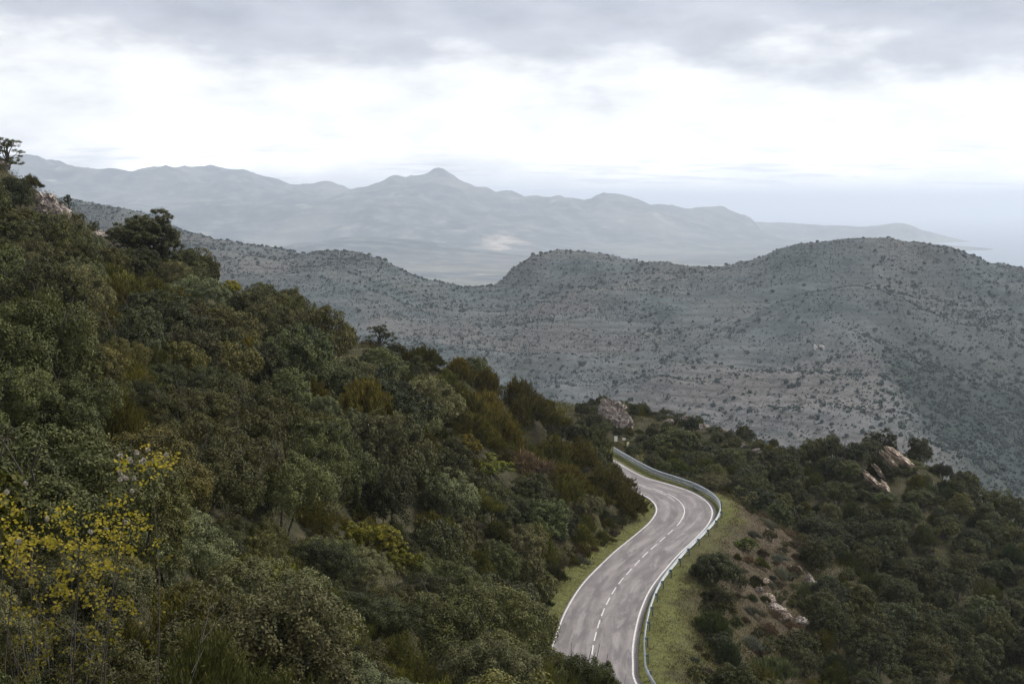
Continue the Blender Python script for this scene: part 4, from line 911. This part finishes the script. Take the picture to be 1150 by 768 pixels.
mx_ = np.arange(-6200, 5800, 40.); my_ = np.arange(4600, 15600, 40.)
MX, MY = np.meshgrid(mx_, my_); mz = mount_z(MX.ravel(), MY.ravel()); mz = np.maximum(mz, SEA - 4)
m, nt, b, out = newmat('distant_mountain_ground')
p = pos(nt); n0 = noise(nt, p, .0011, 6, .6); n1 = noise(nt, p, .008, 6, .65)
c = ramp(nt, n1, [(.36, (.018, .028, .030)), (.5, (.048, .060, .060)), (.64, (.13, .135, .125))])
c = mix(nt, ramp(nt, n0, [(.5, 0.), (.68, .6)]), c, (.20, .19, .16))
c = mix(nt, attr(nt, 'bare'), c, ramp(nt, n1, [(.4, (.13, .12, .10)), (.6, (.36, .33, .27))]))
c = mix(nt, attr(nt, 'field'), c, ramp(nt, noise(nt, p, .012, 2), [(.4, (.07, .085, .05)), (.5, (.20, .19, .15)), (.6, (.11, .125, .08))]))
L(nt, c, b.inputs['Base Color']); b.inputs['Roughness'].default_value = 1.; b.inputs['Specular IOR Level'].default_value = .05
q = at(560, 278, 9000); sx_, sy_ = q[0], q[1]
bare = np.exp(-(((MX - sx_) / 150) ** 2 + ((MY - sy_) / 230) ** 2).ravel()); bare = sst(.35, .7, bare + (fbm(MX.ravel() / 110, MY.ravel() / 110, s=81, o=4) - .5) * 1.8)
field = (1 - sst(SEA + 25, SEA + 60, mz)) * sst(.45, .6, fbm(MX.ravel() / 500, MY.ravel() / 500, s=83, o=3))
struct(link('mountains', mesh_np('mountains', np.stack([MX.ravel(), MY.ravel(), mz], 1), gridfaces(len(mx_), len(my_)), m, True, {'bare': ('POINT', bare), 'field': ('POINT', field * .7)})))
# a white village on the plain: too small to count house by house except as a scatter of single houses
wall = plain('village_wall', (.80, .77, .72), .9); roofm = plain('village_roof', (.42, .26, .18), .9)
hm = boxmesh('wall', [(-6, 6, -5, 5, -3, 6)], wall)
rv_ = np.array([(-6.6, -5.6, 6), (6.6, -5.6, 6), (6.6, 5.6, 6), (-6.6, 5.6, 6), (-6.6, 0, 8.6), (6.6, 0, 8.6)]); rmh = bpy.data.meshes.new('roof'); rmh.from_pydata([tuple(v) for v in rv_], [], [(0, 1, 5, 4), (2, 3, 4, 5), (0, 4, 3), (1, 2, 5), (0, 3, 2, 1)]); rmh.materials.append(roofm)
rng = np.random.default_rng(91)
for k in range(26):
    Y = rng.uniform(7750, 8300); q = at(rng.uniform(270, 345), 290, Y); z = float(mount_z(np.array([q[0]]), np.array([q[1]]))[0]); e = empty('village_house', (q[0], q[1], max(z, SEA) + 1)); s_ = rng.uniform(.8, 1.8); e.scale = (s_, s_, s_); e.rotation_euler.z = rng.uniform(0, 3.1)
    link('wall', hm, e); link('roof', rmh, e); tag(e, 'tiny pale house of the hazy village far off on the plain', 'house', 'houses of the far village')
# sea
m, nt, b, out = newmat('sea_water')
b.inputs['Base Color'].default_value = (.10, .14, .18, 1); b.inputs['Roughness'].default_value = .35; b.inputs['IOR'].default_value = 1.33
bump(nt, noise(nt, pos(nt), .02, 4), .2, 2, b)
struct(link('sea', mesh_np('sea', np.array([(-60000, -20000, SEA), (90000, -20000, SEA), (90000, 120000, SEA), (-60000, 120000, SEA)]), np.array([[0, 1, 2, 3]]), m)))

# lone trees that stand out on the middle hills' crests
def make_far(kind_mesh, px, py, Y, R, H, label):
    q = at(px, py, Y); x, y = q[0], q[1]; z = float(hills_z(np.array([x]), np.array([y]))[0]); e = empty('hill_tree', (x, y, z - .2)); pr = PROTO['oak'][kind_mesh]; e.scale = (R / pr[2], R / pr[2], H / pr[3]); link('crown', pr[0], e); link('trunk', pr[1], e); tag(e, label, 'tree')
for i, (px, py, Y, R, H, lb) in enumerate([(341, 283, 1478, 3.2, 6, 'lone tree on the left middle ridge above the saddle'), (352, 286, 1475, 2.4, 4, 'smaller tree right of the lone one on the left middle ridge'), (599, 284, 1518, 3, 5, 'tree on the left shoulder of the right-hand middle hill'), (607, 283, 1518, 2.4, 4, 'low tree beside another on the shoulder of the right-hand middle hill'),
        (188, 246, 1590, 3, 4.5, 'low tree on the top of the leftmost middle ridge'), (146, 240, 1620, 2.8, 4.5, 'leftmost low tree on the top of the left middle ridge'), (432, 297, 1450, 3, 4.5, 'tree on the end of the left middle ridge'), (415, 290, 1450, 2.6, 4, 'tree right of the small summit on the left middle ridge')]):
    make_far(i % 5, px, py, Y, R, H, lb)

# ruined hut walls on the spur (a few pale stones in the photograph)
q = at(920, 381, 985); zq = float(hills_z(np.array([q[0]]), np.array([q[1]]))[0])
e = empty('ruined_hut', (q[0], q[1], zq)); tag(e, 'pale ruined stone hut on the middle of the hillside across the valley', 'ruin')
stone = plain('ruin_stone', (.55, .52, .48), .9)
for cs in ([(-3.2, -2.6, -2.5, 2.5, -1, 3.2)], [(2.6, 3.2, -2.5, 2.5, -1, 2.4)], [(-2.6, -.6, 1.9, 2.5, -1, 2.0)], [(.8, 2.6, 1.9, 2.5, -1, 3.0)]): link('wall', boxmesh('wall', cs, stone), e)

# ------------------------------------------------------------------ haze
hz = link('haze', boxmesh('haze', [(-59000, 89000, -19000, 119000, SEA - 8, 520.)], None))
m = bpy.data.materials.new('haze'); m.use_nodes = True; nt = m.node_tree; nt.nodes.clear(); out = nt.nodes.new('ShaderNodeOutputMaterial')
pv = nt.nodes.new('ShaderNodeVolumePrincipled'); pv.inputs['Density'].default_value = HAZE = 0.88e-4; pv.inputs['Color'].default_value = (.73, .80, .91, 1); pv.inputs['Anisotropy'].default_value = .25
L(nt, pv.outputs[0], out.inputs['Volume']); hz.data.materials.clear(); hz.data.materials.append(m); stuff(hz, 'pale blue haze filling the air over the valleys and sea', 'haze')

# ------------------------------------------------------------------ world: daylight sky under layered cloud
w = bpy.data.worlds.new('World'); SC.world = w; w.use_nodes = True; nt = w.node_tree; nt.nodes.clear()
out = N(nt, 'ShaderNodeOutputWorld'); SUN_EL, SUN_AZ = R_(44), R_(62)      # azimuth from +Y toward +X
sky = N(nt, 'ShaderNodeTexSky'); sky.sky_type = 'NISHITA'; sky.sun_disc = False; sky.sun_elevation = SUN_EL; sky.sun_rotation = SUN_AZ; sky.altitude = 300
bg1 = N(nt, 'ShaderNodeBackground'); L(nt, sky.outputs[0], bg1.inputs[0]); bg1.inputs[1].default_value = .1
tc = N(nt, 'ShaderNodeTexCoord').outputs['Generated']; s3 = N(nt, 'ShaderNodeSeparateXYZ'); L(nt, tc, s3.inputs[0])
Z = s3.outputs['Z']
ca = noise(nt, mapping(nt, tc, (5., 5., 14)), 2.0, 8, .52, .0)
cb = noise(nt, mapping(nt, tc, (9, 9, 27)), 2.0, 7, .55, .0)
cc = noise(nt, mapping(nt, tc, (9, 9, 150)), 1.5, 5, .55, .1)
zz = math_(nt, 'ADD', Z, math_(nt, 'MULTIPLY', math_(nt, 'SUBTRACT', ca, .5), .14))
base = ramp(nt, zz, [(.0, (2.9, 2.8, 2.7)), (.03, (1.9, 1.87, 1.84)), (.06, (1.25, 1.25, 1.25)), (.090, (1.0, 1.0, 1.01)), (.112, (.62, .63, .69)), (.15, (.46, .475, .55)), (.26, (.82, .82, .85)), (.6, (.95, .95, .98))])
shade = ramp(nt, cb, [(.32, .84), (.50, 1.0), (.68, 1.10)])
c = mix(nt, .75, base, shade, 'MULTIPLY')
low = ramp(nt, Z, [(.03, 1.), (.055, 0.)]); lowc = math_(nt, 'MULTIPLY', ramp(nt, cc, [(.52, 0.), (.62, .45)]), low)
c = mix(nt, lowc, c, (.68, .70, .78))
bg2 = N(nt, 'ShaderNodeBackground'); L(nt, c, bg2.inputs[0]); bg2.inputs[1].default_value = 1.0
mx = N(nt, 'ShaderNodeMixShader'); mx.inputs[0].default_value = .88; L(nt, bg1.outputs[0], mx.inputs[1]); L(nt, bg2.outputs[0], mx.inputs[2]); L(nt, mx.outputs[0], out.inputs[0])
sl = bpy.data.lights.new('sun', 'SUN'); sl.energy = 3.8; sl.angle = R_(9); sl.color = (1, .95, .87); so = bpy.data.objects.new('sun', sl); COL.objects.link(so)
sd = Vector((math.sin(SUN_AZ) * math.cos(SUN_EL), math.cos(SUN_AZ) * math.cos(SUN_EL), math.sin(SUN_EL))); so.rotation_euler = sd.to_track_quat('Z', 'Y').to_euler(); so.location = (0, 0, 200)

# ------------------------------------------------------------------ camera and render
cd = bpy.data.cameras.new('camera'); cd.sensor_width = 36; cd.lens = F / 1150 * 36; cd.clip_end = 300000; cd.clip_start = .5
co = bpy.data.objects.new('camera', cd); COL.objects.link(co); co.location = (0, 0, CAMZ); co.rotation_euler = (math.pi / 2 - TH, 0, 0); SC.camera = co
SC.view_settings.view_transform = 'Standard'; SC.view_settings.look = 'None'; SC.view_settings.exposure = 0.2; SC.view_settings.gamma = 1; SC.view_settings.use_curve_mapping = False
cy = SC.cycles; cy.use_denoising = True
try: cy.denoiser = 'OPENIMAGEDENOISE'
except Exception: pass
cy.max_bounces = 6; cy.diffuse_bounces = 3; cy.glossy_bounces = 2; cy.transmission_bounces = 3; cy.transparent_max_bounces = 4; cy.volume_bounces = 2; cy.caustics_reflective = False; cy.caustics_refractive = False
